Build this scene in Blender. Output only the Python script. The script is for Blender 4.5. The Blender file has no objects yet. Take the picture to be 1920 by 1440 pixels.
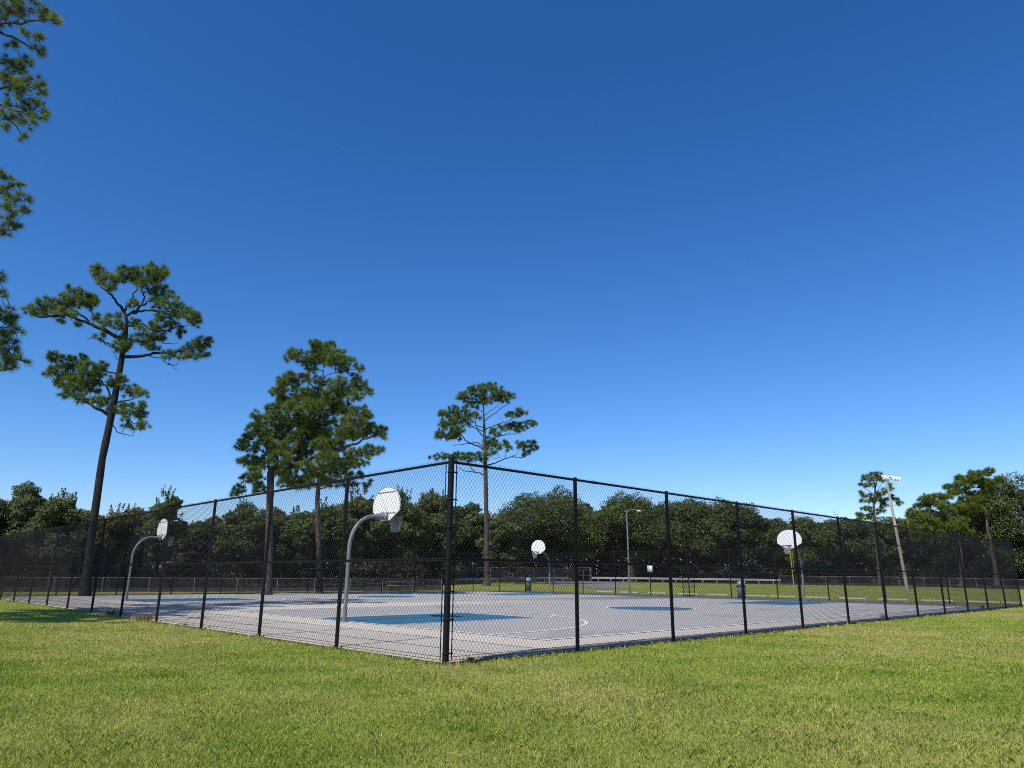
import bpy, math, random
import numpy as np
from mathutils import Matrix, Vector

# ------------------------------------------------------------------ camera, sky, sun, exposure
SC = bpy.context.scene
COL = SC.collection
FPX, EYE, PITCH, ROLL = 1332.0, 1.3, math.atan(359.3 / 1332.0), math.radians(0.447)
sp, cp, sr, cr = math.sin(PITCH), math.cos(PITCH), math.sin(ROLL), math.cos(ROLL)
cam = bpy.data.cameras.new('camera')
cam.sensor_width, cam.lens = 36.0, 36.0 * FPX / 1920.0
cam.clip_start, cam.clip_end = 0.1, 3000.0
camo = bpy.data.objects.new('camera', cam)
COL.objects.link(camo)
r0, u0, f0 = Vector((1, 0, 0)), Vector((0, -sp, cp)), Vector((0, cp, sp))
rx_, up_ = r0 * cr + u0 * sr, u0 * cr - r0 * sr
camo.matrix_world = Matrix((
    (rx_.x, up_.x, -f0.x, 0), (rx_.y, up_.y, -f0.y, 0), (rx_.z, up_.z, -f0.z, EYE), (0, 0, 0, 1)))
SC.camera = camo

TO_SUN = Vector((-0.5085, -0.6975, 1.0)).normalized()
W = bpy.data.worlds.new('World')
SC.world = W
W.use_nodes = True
nt = W.node_tree
bg = nt.nodes['Background']
sky = nt.nodes.new('ShaderNodeTexSky')
sky.sky_type = 'NISHITA'
sky.sun_disc = False
sky.sun_elevation = math.asin(TO_SUN.z)
sky.sun_rotation = math.atan2(TO_SUN.x, TO_SUN.y)
sky.altitude, sky.air_density, sky.dust_density, sky.ozone_density = 0, 1.0, 0.15, 3.0
hs = nt.nodes.new('ShaderNodeHueSaturation')
hs.inputs['Saturation'].default_value = 1.15
nt.links.new(sky.outputs[0], hs.inputs['Color'])
SKY = 0.11
bg.inputs['Strength'].default_value = SKY
sep, comb = nt.nodes.new('ShaderNodeSeparateColor'), nt.nodes.new('ShaderNodeCombineColor')
nt.links.new(hs.outputs[0], sep.inputs[0])
for k, (gam, gain) in enumerate(((1.35, 1.24), (1.12, 1.15), (1.10, 1.48))):   # a deep, polarised blue
    pw, ml = nt.nodes.new('ShaderNodeMath'), nt.nodes.new('ShaderNodeMath')
    pw.operation, ml.operation = 'POWER', 'MULTIPLY'
    nt.links.new(sep.outputs[k], pw.inputs[0])
    pw.inputs[1].default_value = gam
    nt.links.new(pw.outputs[0], ml.inputs[0])
    ml.inputs[1].default_value = gain * SKY ** (gam - 1)
    nt.links.new(ml.outputs[0], comb.inputs[k])
nt.links.new(comb.outputs[0], bg.inputs['Color'])

sun = bpy.data.lights.new('sun', 'SUN')
sun.energy, sun.angle, sun.color = 4.8, math.radians(0.5), (1.0, 0.95, 0.87)
suno = bpy.data.objects.new('sun', sun)
COL.objects.link(suno)
suno.rotation_euler = TO_SUN.to_track_quat('Z', 'Y').to_euler()
suno.location = (0, 0, 60)

SC.view_settings.view_transform = 'Standard'
SC.view_settings.look = 'None'
SC.view_settings.exposure = 0.0
SC.view_settings.gamma = 1.0
SC.cycles.use_denoising = False
SC.cycles.filter_width = 1.0
SC.cycles.sample_clamp_direct = 6.0
SC.cycles.sample_clamp_indirect = 3.0
SC.cycles.max_bounces = 6
SC.cycles.transparent_max_bounces = 8

# ------------------------------------------------------------------ coordinates
ANG = math.radians(46.1)
O2 = np.array([-0.998, 11.756])
U2 = np.array([math.sin(ANG), math.cos(ANG)])
V2 = np.array([-math.cos(ANG), math.sin(ANG)])
UL, VL, FH = 37.4, 38.8, 3.13        # enclosure: length, depth, fence height
COURT_ROT = math.atan2(U2[1], U2[0])  # local x = u, local y = v


def uv(u, v, z=0.0):
    p = O2 + u * U2 + v * V2
    return Vector((p[0], p[1], z))


def ray(px, py):
    x, y = (px - 960) / FPX, -(py - 720) / FPX
    x, y = x * cr - y * sr, x * sr + y * cr
    fw, up = cp - sp * y, sp + cp * y
    return x / fw, up / fw


def at(px, py, D):
    x, s = ray(px, py)
    return np.array([x * D, D, EYE + s * D])


def ground_z(x, y):
    t = np.clip((np.asarray(y, float) - 70) / 50, 0, 1)
    return -0.045 + 0.55 * t * t * (3 - 2 * t)


def ground(px, py):
    D = 40.0
    for _ in range(60):
        x, s = ray(px, py)
        D = 0.5 * D + 0.5 * min(300, max(3, (float(ground_z(0, D)) - EYE) / s)) if s < -1e-4 else 200
    return np.array([x * D, D, float(ground_z(0, D))])


def base(px, D, py=1095):
    x, s = ray(px, py)
    return np.array([x * D, D, float(ground_z(0, D))])


# ------------------------------------------------------------------ mesh helpers
class MB:
    def __init__(s):
        s.v, s.f, s.n, s.t = [], [], 0, []

    def add(s, verts, faces, tint=0.5):
        verts = np.asarray(verts, float).reshape(-1, 3)
        s.v.append(verts)
        s.f.append((np.asarray(faces, np.int64), s.n))
        s.t.append(np.full(len(verts), tint) if np.isscalar(tint) else np.asarray(tint, float))
        s.n += len(verts)

    def box(s, c, size, rot=None, taper=1.0):
        x, y, z = np.asarray(size, float) / 2
        q = np.array([[-x, -y, -z], [x, -y, -z], [x, y, -z], [-x, y, -z],
                      [-x * taper, -y * taper, z], [x * taper, -y * taper, z], [x * taper, y * taper, z], [-x * taper, y * taper, z]])
        if rot is not None:
            q = q @ np.array(rot.to_3x3()).T
        s.add(q + np.asarray(c, float), [[3, 2, 1, 0], [4, 5, 6, 7], [0, 1, 5, 4], [1, 2, 6, 5], [2, 3, 7, 6], [3, 0, 4, 7]])

    def tube(s, pts, rad, n=8, cap=True, tint=0.5):
        P = np.asarray(pts, float)
        m = len(P)
        R = np.full(m, rad) if np.isscalar(rad) else np.asarray(rad, float)
        T = np.gradient(P, axis=0)
        T /= np.linalg.norm(T, axis=1)[:, None] + 1e-12
        ref = np.array([0.13, 0.27, 0.95]) if abs(T[0][2]) < 0.9 else np.array([0.97, 0.2, 0.1])
        a = np.linspace(0, 2 * math.pi, n, endpoint=False)
        rings = []
        A = np.cross(T[0], ref)
        A /= np.linalg.norm(A)
        for i in range(m):
            A = A - T[i] * (A @ T[i])
            A /= np.linalg.norm(A) + 1e-12
            B = np.cross(T[i], A)
            rings.append(P[i] + R[i] * (np.cos(a)[:, None] * A + np.sin(a)[:, None] * B))
        f = []
        for i in range(m - 1):
            for k in range(n):
                k2 = (k + 1) % n
                f.append([i * n + k, i * n + k2, (i + 1) * n + k2, (i + 1) * n + k])
        s.add(np.concatenate(rings), f, tint)
        if cap:
            for ring, rev in ((rings[0], True), (rings[-1], False)):
                c = ring.mean(0)
                vv = np.vstack([ring, c])
                ff = [[k, (k + 1) % n, n] if not rev else [(k + 1) % n, k, n] for k in range(n)]
                s.add(vv, ff, tint)

    def lathe(s, prof, n=20, c=(0, 0, 0)):
        a = np.linspace(0, 2 * math.pi, n, endpoint=False)
        v = np.concatenate([np.c_[r * np.cos(a), r * np.sin(a), np.full(n, z)] for r, z in prof]) + np.asarray(c, float)
        f = [[i * n + k, i * n + (k + 1) % n, (i + 1) * n + (k + 1) % n, (i + 1) * n + k] for i in range(len(prof) - 1) for k in range(n)]
        s.add(v, f)

    def prism(s, outline, axis0, axis1, c, thick):
        """flat outline extruded by thick along axis0 x axis1 (both ways half)"""
        a0, a1 = np.asarray(axis0, float), np.asarray(axis1, float)
        nn = np.cross(a0, a1)
        o = np.asarray(outline, float)
        p = o[:, :1] * a0 + o[:, 1:] * a1 + np.asarray(c, float)
        k = len(o)
        v = np.vstack([p - nn * thick / 2, p + nn * thick / 2])
        s.add(v, [[i, (i + 1) % k, k + (i + 1) % k, k + i] for i in range(k)])
        s.add(v[k:], [list(range(k))])
        s.add(v[:k], [list(range(k))[::-1]])

    def build(s, name, mat, parent=None, smooth=False, loc=None):
        me = bpy.data.meshes.new(name)
        V = np.concatenate(s.v)
        loops, sizes = [], []
        for f, off in s.f:
            loops.append((f + off).ravel())
            sizes.append(np.full(len(f), f.shape[1]))
        loops, sizes = np.concatenate(loops), np.concatenate(sizes)
        fill_mesh(me, V, loops, sizes, np.concatenate(s.t), smooth)
        me.materials.append(mat)
        o = bpy.data.objects.new(name, me)
        COL.objects.link(o)
        if parent is not None:
            o.parent = parent
        if loc is not None:
            o.location = loc
        return o


def fill_mesh(me, V, loops, sizes, tint, smooth=False):
    me.vertices.add(len(V))
    me.vertices.foreach_set('co', np.ascontiguousarray(V, np.float32).ravel())
    me.loops.add(len(loops))
    me.loops.foreach_set('vertex_index', loops.astype(np.int32))
    me.polygons.add(len(sizes))
    st = np.concatenate([[0], np.cumsum(sizes)[:-1]]).astype(np.int32)
    me.polygons.foreach_set('loop_start', st)
    me.polygons.foreach_set('loop_total', sizes.astype(np.int32))
    if smooth:
        me.polygons.foreach_set('use_smooth', np.ones(len(sizes), bool))
    at_ = me.attributes.new('tint', 'FLOAT', 'POINT')
    at_.data.foreach_set('value', np.asarray(tint, np.float32))
    me.update(calc_edges=True)


def tag(o, label=None, cat=None, group=None, kind=None):
    if label: o['label'] = label
    if cat: o['category'] = cat
    if group: o['group'] = group
    if kind: o['kind'] = kind
    return o


def thing(name, loc, label, cat, group=None, rz=0.0):
    o = bpy.data.objects.new(name, None)
    COL.objects.link(o)
    o.location = Vector([float(c) for c in loc])
    o.rotation_euler.z = rz
    o.empty_display_size = 0.3
    return tag(o, label, cat, group)


def dup(root, loc, rz, label, group=None):
    r = root.copy()
    COL.objects.link(r)
    r.location, r.rotation_euler = Vector([float(c) for c in loc]), (0, 0, rz)
    r['label'] = label
    if group: r['group'] = group
    for ch in root.children:
        c = ch.copy()
        COL.objects.link(c)
        c.parent = r
        for g in ch.children:
            d = g.copy()
            COL.objects.link(d)
            d.parent = c
    return r


# ------------------------------------------------------------------ materials
def new_mat(name):
    m = bpy.data.materials.new(name)
    m.use_nodes = True
    t = m.node_tree
    return m, t, t.nodes, t.links, t.nodes['Principled BSDF']


def noise(t, scale, detail=4, rough=0.6, coord=None, vec=None):
    n = t.nodes.new('ShaderNodeTexNoise')
    n.inputs['Scale'].default_value = scale
    n.inputs['Detail'].default_value = detail
    n.inputs['Roughness'].default_value = rough
    if coord is not None:
        t.links.new(coord, n.inputs['Vector'])
    return n.outputs['Fac']


def ramp(t, fac, stops):
    r = t.nodes.new('ShaderNodeValToRGB')
    e = r.color_ramp.elements
    e[0].position, e[1].position = stops[0][0], stops[-1][0]
    e[0].color, e[1].color = (*stops[0][1], 1), (*stops[-1][1], 1)
    for p, c in stops[1:-1]:
        k = e.new(p)
        k.color = (*c, 1)
    t.links.new(fac, r.inputs[0])
    return r.outputs[0]


def mix(t, fac, a, b, mode='MIX'):
    m = t.nodes.new('ShaderNodeMix')
    m.data_type, m.blend_type = 'RGBA', mode
    for sock, val in ((m.inputs[0], fac), (m.inputs[6], a), (m.inputs[7], b)):
        if isinstance(val, (int, float)):
            sock.default_value = val
        elif isinstance(val, tuple):
            sock.default_value = (*val, 1) if len(val) == 3 else val
        else:
            t.links.new(val, sock)
    return m.outputs[2]


def pos(t):
    return t.nodes.new('ShaderNodeNewGeometry').outputs['Position']


def objco(t):
    return t.nodes.new('ShaderNodeTexCoord').outputs['Object']


def attr(t, name='tint'):
    a = t.nodes.new('ShaderNodeAttribute')
    a.attribute_name = name
    return a.outputs['Fac']


def bump(t, fac, strength, dist=0.02):
    b = t.nodes.new('ShaderNodeBump')
    b.inputs['Strength'].default_value = strength
    b.inputs['Distance'].default_value = dist
    t.links.new(fac, b.inputs['Height'])
    t.links.new(b.outputs[0], t.nodes['Principled BSDF'].inputs['Normal'])


def simple(name, col, rough=0.5, metal=0.0, var=0.15, scale=3.0, spec=0.5, bmp=0.0):
    m, t, N, L, P = new_mat(name)
    c = objco(t)
    f = noise(t, scale, 5, 0.65, c)
    lo = tuple(max(0, x * (1 - var)) for x in col)
    hi = tuple(min(1, x * (1 + var)) for x in col)
    L.new(ramp(t, f, [(0.3, lo), (0.7, hi)]), P.inputs['Base Color'])
    P.inputs['Roughness'].default_value = rough
    P.inputs['Metallic'].default_value = metal
    P.inputs['Specular IOR Level'].default_value = spec
    if bmp:
        bump(t, noise(t, scale * 8, 3, 0.6, c), bmp)
    return m


def foliage(name, dark, mid, light, trans=0.3, patch=0.6, rough=0.5, spec=0.35):
    m, t, N, L, P = new_mat(name)
    c = ramp(t, attr(t), [(0.0, dark), (0.5, mid), (1.0, light)])
    pn = noise(t, patch, 2, 0.5, objco(t))
    c2 = mix(t, ramp(t, pn, [(0.35, (0, 0, 0)), (0.7, (1, 1, 1))]), c, mix(t, 0.55, c, mid))
    L.new(c2, P.inputs['Base Color'])
    P.inputs['Roughness'].default_value = rough
    P.inputs['Specular IOR Level'].default_value = spec
    tr = N.new('ShaderNodeBsdfTranslucent')
    L.new(c2, tr.inputs['Color'])
    mx = N.new('ShaderNodeMixShader')
    mx.inputs[0].default_value = trans
    L.new(P.outputs[0], mx.inputs[1])
    L.new(tr.outputs[0], mx.inputs[2])
    L.new(mx.outputs[0], N['Material Output'].inputs['Surface'])
    return m


def bark(name, lo, hi, scale=6.0):
    m, t, N, L, P = new_mat(name)
    mp = N.new('ShaderNodeMapping')
    mp.inputs['Scale'].default_value = (scale, scale, scale * 0.35)
    L.new(objco(t), mp.inputs['Vector'])
    v = N.new('ShaderNodeTexVoronoi')
    v.inputs['Scale'].default_value = 1.6
    L.new(mp.outputs[0], v.inputs['Vector'])
    n = noise(t, 2.0, 5, 0.7, mp.outputs[0])
    c = mix(t, n, tuple(lo), tuple(hi))
    c = mix(t, ramp(t, v.outputs['Distance'], [(0.1, (0, 0, 0)), (0.5, (1, 1, 1))]), c, tuple(x * 0.45 for x in lo))
    L.new(c, P.inputs['Base Color'])
    P.inputs['Roughness'].default_value = 0.9
    bump(t, v.outputs['Distance'], 0.6, 0.05)
    return m


BLACK = simple('black_vinyl', (0.008, 0.0078, 0.0075), 0.5, 0, 0.2, 8, 0.25)
BLACKPOST = simple('black_powder_coat', (0.007, 0.0068, 0.0065), 0.55, 0, 0.25, 5, 0.2)
GALV = simple('galvanised_steel', (0.20, 0.20, 0.195), 0.55, 0.2, 0.3, 4)
GREYMETAL = simple('weathered_grey_steel', (0.19, 0.195, 0.195), 0.6, 0.2, 0.25, 3)
GREYWIRE = simple('grey_wire', (0.15, 0.155, 0.155), 0.55, 0.3, 0.2, 3)
WHITE = simple('white_backboard_paint', (0.82, 0.82, 0.80), 0.4, 0, 0.04, 2.5)
RIBS = simple('backboard_rib_grey', (0.33, 0.33, 0.32), 0.5, 0, 0.1)
ORANGE = simple('rusty_orange_rim', (0.13, 0.04, 0.02), 0.6, 0, 0.3, 8)
NETM = simple('white_net_cord', (0.48, 0.47, 0.45), 0.9, 0, 0.1, 6)
BINGREY = simple('bin_blue_grey', (0.16, 0.19, 0.21), 0.5, 0, 0.15, 3)
BINLID = simple('bin_pale_blue_lid', (0.20, 0.26, 0.28), 0.4, 0, 0.15, 3)
YELLOW = simple('yellow_paint', (0.48, 0.39, 0.03), 0.45, 0, 0.1, 3)
WOODPOLE = simple('weathered_timber_pole', (0.36, 0.33, 0.28), 0.85, 0, 0.3, 4, 0.2, 0.3)
LAMPW = simple('white_floodlight_housing', (0.8, 0.8, 0.78), 0.4, 0, 0.05)
LAMPD = simple('floodlight_dark_face', (0.05, 0.05, 0.06), 0.2, 0, 0.1)
PALECONC = simple('pale_wheel_stop_concrete', (0.40, 0.38, 0.31), 0.9, 0, 0.18, 6, 0.2, 0.2)
SIGNW = simple('white_sign_face', (0.8, 0.8, 0.79), 0.45, 0, 0.03)
SIGNK = simple('grey_sign_print', (0.25, 0.26, 0.28), 0.6, 0, 0.1)
TIMBER = simple('grey_table_boards', (0.13, 0.125, 0.115), 0.85, 0, 0.3, 6)
RAILM = simple('guardrail_galvanised', (0.27, 0.28, 0.285), 0.5, 0.3, 0.15, 2)
WHITEPOST = simple('pale_guardrail_post', (0.38, 0.37, 0.35), 0.8, 0, 0.15, 4)
ROOF = simple('brown_roof_shingle', (0.060, 0.046, 0.040), 0.9, 0, 0.35, 14, 0.2, 0.3)
HOUSEWALL = simple('house_tan_siding', (0.10, 0.085, 0.07), 0.85, 0, 0.15, 3)
TRIM = simple('house_pale_trim', (0.24, 0.23, 0.22), 0.6, 0, 0.08)
GLASSM = simple('window_glass_dark', (0.02, 0.025, 0.03), 0.08, 0, 0.1)
ORANGEROOF = simple('shelter_terracotta_roof', (0.26, 0.10, 0.05), 0.8, 0, 0.25, 5)

PINEBARK = bark('pine_bark', (0.110, 0.084, 0.070), (0.27, 0.215, 0.18))
SHADEBARK = bark('shaded_pine_bark', (0.014, 0.012, 0.011), (0.055, 0.044, 0.037))  # pine bark darkened so its colour carries the shade on the leaning trunk
OAKBARK = bark('oak_bark', (0.07, 0.06, 0.05), (0.17, 0.15, 0.125))
NEEDLE = foliage('pine_needles', (0.050, 0.096, 0.024), (0.145, 0.215, 0.036), (0.340, 0.390, 0.062), 0.42, 0.5, 0.5, 0.4)
NEEDLE_G = foliage('pine_needles_bright', (0.070, 0.105, 0.018), (0.165, 0.225, 0.028), (0.330, 0.380, 0.048), 0.42, 0.4, 0.5, 0.35)
OAKLEAF = foliage('oak_leaves', (0.038, 0.056, 0.015), (0.090, 0.118, 0.028), (0.180, 0.210, 0.052), 0.25, 0.25)
PALELEAF = foliage('pale_leaves', (0.055, 0.074, 0.022), (0.125, 0.150, 0.044), (0.230, 0.245, 0.090), 0.3, 0.4)
YELLEAF = foliage('yellowing_leaves', (0.060, 0.062, 0.012), (0.13, 0.12, 0.018), (0.24, 0.19, 0.03), 0.3, 0.4)
SHADELEAF = foliage('shaded_leaves', (0.015, 0.020, 0.008), (0.030, 0.038, 0.012), (0.060, 0.066, 0.022), 0.15, 0.3)  # shade beneath the crowns is put into these darkened leaf colours


def lawn_colour(t, geo=None):
    p = pos(t)
    mp = t.nodes.new('ShaderNodeMapping')
    t.links.new(p, mp.inputs['Vector'])
    big = noise(t, 0.16, 3, 0.55, mp.outputs[0])
    med = noise(t, 0.75, 4, 0.6, mp.outputs[0])
    fine = noise(t, 5.0, 3, 0.6, mp.outputs[0])
    green = ramp(t, med, [(0.28, (0.19, 0.295, 0.030)), (0.48, (0.305, 0.395, 0.052)), (0.72, (0.455, 0.48, 0.10))])
    dry = ramp(t, fine, [(0.3, (0.44, 0.385, 0.12)), (0.7, (0.64, 0.555, 0.20))])
    f = ramp(t, big, [(0.40, (0.04, 0.04, 0.04)), (0.52, (0.30, 0.30, 0.30)), (0.64, (0.78, 0.78, 0.78))])
    c = mix(t, f, green, dry)
    spots = noise(t, 1.9, 5, 0.65, mp.outputs[0])
    c = mix(t, ramp(t, spots, [(0.58, (0, 0, 0)), (0.68, (0.6, 0.6, 0.6))]), c, (0.14, 0.28, 0.022))
    bare = noise(t, 0.55, 6, 0.7, mp.outputs[0])
    c = mix(t, ramp(t, bare, [(0.60, (0, 0, 0)), (0.72, (0.65, 0.65, 0.65))]), c, (0.47, 0.41, 0.15))
    return c, fine, med


m_, t_, N_, L_, P_ = new_mat('lawn')
c_, fine_, med_ = lawn_colour(t_)
c_ = mix(t_, ramp(t_, noise(t_, 26, 4, 0.7, pos(t_)), [(0.3, (0.25, 0.25, 0.25)), (0.7, (.75, .75, .75))]), (0.085, 0.088, 0.026), c_)
L_.new(c_, P_.inputs['Base Color'])
P_.inputs['Roughness'].default_value = 0.95
P_.inputs['Specular IOR Level'].default_value = 0.1
bump(t_, noise(t_, 30, 3, 0.7, pos(t_)), 0.5, 0.04)
LAWN = m_

m_, t_, N_, L_, P_ = new_mat('grass_blades')
c_, fine_, med_ = lawn_colour(t_)
g_ = ramp(t_, attr(t_), [(0.0, (0.58, 0.61, 0.55)), (0.45, (0.95, 0.98, 0.9)), (0.8, (1.25, 1.18, 1.1)), (1.0, (1.9, 1.65, 1.75))])
c_ = mix(t_, 1.0, c_, g_, 'MULTIPLY')
L_.new(c_, P_.inputs['Base Color'])
P_.inputs['Roughness'].default_value = 0.55
P_.inputs['Specular IOR Level'].default_value = 0.3
tr_ = N_.new('ShaderNodeBsdfTranslucent')
L_.new(c_, tr_.inputs['Color'])
mx_ = N_.new('ShaderNodeMixShader')
mx_.inputs[0].default_value = 0.3
L_.new(P_.outputs[0], mx_.inputs[1])
L_.new(tr_.outputs[0], mx_.inputs[2])
L_.new(mx_.outputs[0], N_['Material Output'].inputs['Surface'])
BLADES = m_


def slab_mat(name, a, b, stain, rough=0.85):
    m, t, N, L, P = new_mat(name)
    p = pos(t)
    n1 = noise(t, 0.45, 5, 0.65, p)
    n2 = noise(t, 6.0, 4, 0.7, p)
    n3 = noise(t, 60.0, 2, 0.6, p)
    c = ramp(t, n1, [(0.3, a), (0.7, b)])
    c = mix(t, ramp(t, n2, [(0.35, (0.22, 0.22, 0.22)), (0.62, (0, 0, 0))]), c, stain)
    c = mix(t, ramp(t, noise(t, 0.22, 6, 0.72, p), [(0.57, (0, 0, 0)), (0.70, (0.5, 0.5, 0.5))]), c, stain)
    c = mix(t, 0.18, c, ramp(t, n3, [(0.3, (0.15, 0.15, 0.15)), (0.7, (0.7, 0.7, 0.7))]), 'OVERLAY')
    L.new(c, P.inputs['Base Color'])
    P.inputs['Roughness'].default_value = rough
    P.inputs['Specular IOR Level'].default_value = 0.25
    bump(t, n3, 0.15, 0.004)
    return m


CONC = slab_mat('cream_court_concrete', (0.455, 0.41, 0.345), (0.53, 0.48, 0.405), (0.34, 0.31, 0.27))
GREYPAINT = slab_mat('grey_court_paint', (0.395, 0.372, 0.335), (0.445, 0.418, 0.378), (0.31, 0.288, 0.26))
BLUEPAINT = slab_mat('blue_key_paint', (0.040, 0.140, 0.215), (0.052, 0.165, 0.240), (0.034, 0.105, 0.155), 0.7)
LINEPAINT = slab_mat('white_line_paint', (0.78, 0.77, 0.74), (0.86, 0.85, 0.82), (0.60, 0.59, 0.56), 0.7)
SOIL = simple('dark_soil', (0.060, 0.042, 0.030), 0.95, 0, 0.45, 7, 0.1, 0.5)
STRAW = simple('pine_straw', (0.15, 0.085, 0.045), 0.95, 0, 0.45, 5, 0.1, 0.5)
ASPHALT = simple('grey_asphalt', (0.22, 0.21, 0.205), 0.9, 0, 0.15, 2, 0.2, 0.2)

# ------------------------------------------------------------------ the ground and the court
def sheet(name, quads, mat, z, kind='structure', res=None):
    b = MB()
    for q in quads:
        b.add([uv(u, v, z) for u, v in q], [list(range(len(q)))])
    return tag(b.build(name, mat), kind=kind)


ys = np.concatenate([np.linspace(-60, 60, 25), np.linspace(66, 130, 17), [160, 220, 320, 500, 800, 1300]])
xs = np.concatenate([[-1300, -700, -400, -250], np.linspace(-160, 160, 33), [250, 400, 700, 1300]])
X, Y = np.meshgrid(xs, ys)
b = MB()
nx = len(xs)
b.add(np.c_[X.ravel(), Y.ravel(), ground_z(X, Y).ravel()],
      [[j * nx + i, j * nx + i + 1, (j + 1) * nx + i + 1, (j + 1) * nx + i] for j in range(len(ys) - 1) for i in range(nx - 1)])
tag(b.build('ground', LAWN), kind='structure')

b = MB()
q = [uv(0.12, 0.22), uv(UL - 0.1, 0.22), uv(UL - 0.1, VL - 0.1), uv(0.12, VL - 0.1)]
top = np.array([[p.x, p.y, 0.0] for p in q])
bot = top.copy()
bot[:, 2] = -0.16
b.add(np.vstack([top, bot]), [[0, 1, 2, 3], [0, 4, 5, 1], [1, 5, 6, 2], [2, 6, 7, 3], [3, 7, 4, 0]])
tag(b.build('court_slab', CONC), kind='structure')

CA, CB, HW, B0, B1 = 9.4, 29.0, 7.75, 4.0, 33.4
for cv in (CA, CB):
    sheet('court_paint', [[(B0, cv - HW), (B1, cv - HW), (B1, cv + HW), (B0, cv + HW)]], GREYPAINT, 0.004)
KW, KL, CR = 1.95, 5.8, 1.85
blue = []
for cv in (CA, CB):
    blue.append([(B0, cv - KW), (B0 + KL, cv - KW), (B0 + KL, cv + KW), (B0, cv + KW)])
    blue.append([(B1 - KL, cv - KW), (B1, cv - KW), (B1, cv + KW), (B1 - KL, cv + KW)])
    blue.append([((B0 + B1) / 2 + CR * math.cos(a), cv + CR * math.sin(a)) for a in np.linspace(0, 2 * math.pi, 40, endpoint=False)])
sheet('blue_court_paint', blue, BLUEPAINT, 0.008)


STAIN = slab_mat('worn_grey_court_paint', (0.34, 0.31, 0.29), (0.40, 0.365, 0.345), (0.28, 0.255, 0.24))
rs = np.random.default_rng(3)
stains = []
for (su, sv, a_, b_, rot_) in ((5.6, 2.5, 1.5, .5, .5), (7.2, 2.2, .7, .25, .2), (12.5, 15.5, 1.9, .5, .9), (14.8, 14.2, .8, .3, .4), (22.5, 6.0, 1.2, .5, .3), (27.0, 11.0, 1.4, .6, .9), (25.0, 3.2, .9, .4, .1), (16.0, 4.4, .8, .5, .7), (10.5, 25.5, 1.3, .5, .8)):
    ang_ = np.linspace(0, 2 * math.pi, 44, endpoint=False)
    rad_ = 1 + .25 * np.sin(ang_ * 3 + su) + .16 * np.sin(ang_ * 7 + sv) + rs.normal(0, .07, 44)
    x_, y_ = a_ * rad_ * np.cos(ang_), b_ * rad_ * np.sin(ang_)
    stains.append([(su + x * math.cos(rot_) - y * math.sin(rot_), sv + x * math.sin(rot_) + y * math.cos(rot_)) for x, y in zip(x_, y_)])
sheet('court_stain', stains, STAIN, 0.006)


def strip(quads, p, q, w=0.10):
    p, q = np.array(p, float), np.array(q, float)
    d = (q - p) / np.linalg.norm(q - p)
    n = np.array([-d[1], d[0]]) * w / 2
    quads.append([tuple(p - n), tuple(q - n), tuple(q + n), tuple(p + n)])


def arc(quads, c, r, a0, a1, w=0.055, n=40):
    A = np.linspace(a0, a1, n)
    for i in range(n - 1):
        quads.append([(c[0] + rr * math.cos(a), c[1] + rr * math.sin(a)) for rr, a in
                      ((r - w / 2, A[i]), (r + w / 2, A[i]), (r + w / 2, A[i + 1]), (r - w / 2, A[i + 1]))])


lines = []
for cv in (CA, CB):
    lo, hi, m = cv - HW, cv + HW, (B0 + B1) / 2
    strip(lines, (B0 - .03, lo), (B1 + .03, lo), .10); strip(lines, (B0 - .03, hi), (B1 + .03, hi), .10)
    strip(lines, (B0, lo + .051), (B0, hi - .051), .10); strip(lines, (B1, lo + .051), (B1, hi - .051), .10)
    strip(lines, (m, lo + .036), (m, cv - CR - .03)); strip(lines, (m, cv + CR + .03), (m, hi - .036))
    arc(lines, (m, cv), CR + .0, 0, 2 * math.pi, .09)
    for e, s in ((B0, 1), (B1, -1)):
        ft = e + s * KL
        for k in (-KW, KW):
            strip(lines, (e + s * .052, cv + k), (ft - s * .04, cv + k), .07)
        strip(lines, (ft, cv - KW - .035), (ft, cv + KW + .035), .07)
        a0 = -math.pi / 2 if s > 0 else math.pi / 2
        arc(lines, (ft + s * .037, cv), KW, a0, a0 + math.pi, .09)
        # three point line: short straights then an arc round the basket
        bx = e + s * 1.2
        R3, off = 6.0, 6.0
        for k in (-off, off):
            strip(lines, (e + s * .052, cv + k), (bx, cv + k), .10)
        arc(lines, (bx, cv), R3, a0 + .004, a0 + math.pi - .004, .10, 60)
sheet('white_court_lines', lines, LINEPAINT, 0.012)

sheet('soil_strip', [[(-0.04, -0.16), (UL + 0.1, -0.14), (UL + 0.1, 0.215), (-0.04, 0.215)],
                     [(-0.14, 0.22), (0.115, 0.22), (0.115, VL), (-0.14, VL)]], SOIL, -0.038)
sheet('pine_straw_bed', [[(1.0, VL + .6), (12, VL + .2), (24, VL + .5), (25, VL + 2.4), (12, VL + 3.4), (2, VL + 2.8)]], STRAW, -0.036)

b = MB()
rp = [ground(*p) for p in ((1030, 1090.5), (1185, 1091), (1158, 1095.5), (1160, 1100), (1185, 1104.5), (1120, 1104), (1085, 1099.5), (1030, 1096))]
b.add([(p[0], p[1], p[2] + .03) for p in rp], [list(range(len(rp)))])
tag(b.build('driveway', ASPHALT), kind='structure')

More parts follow.
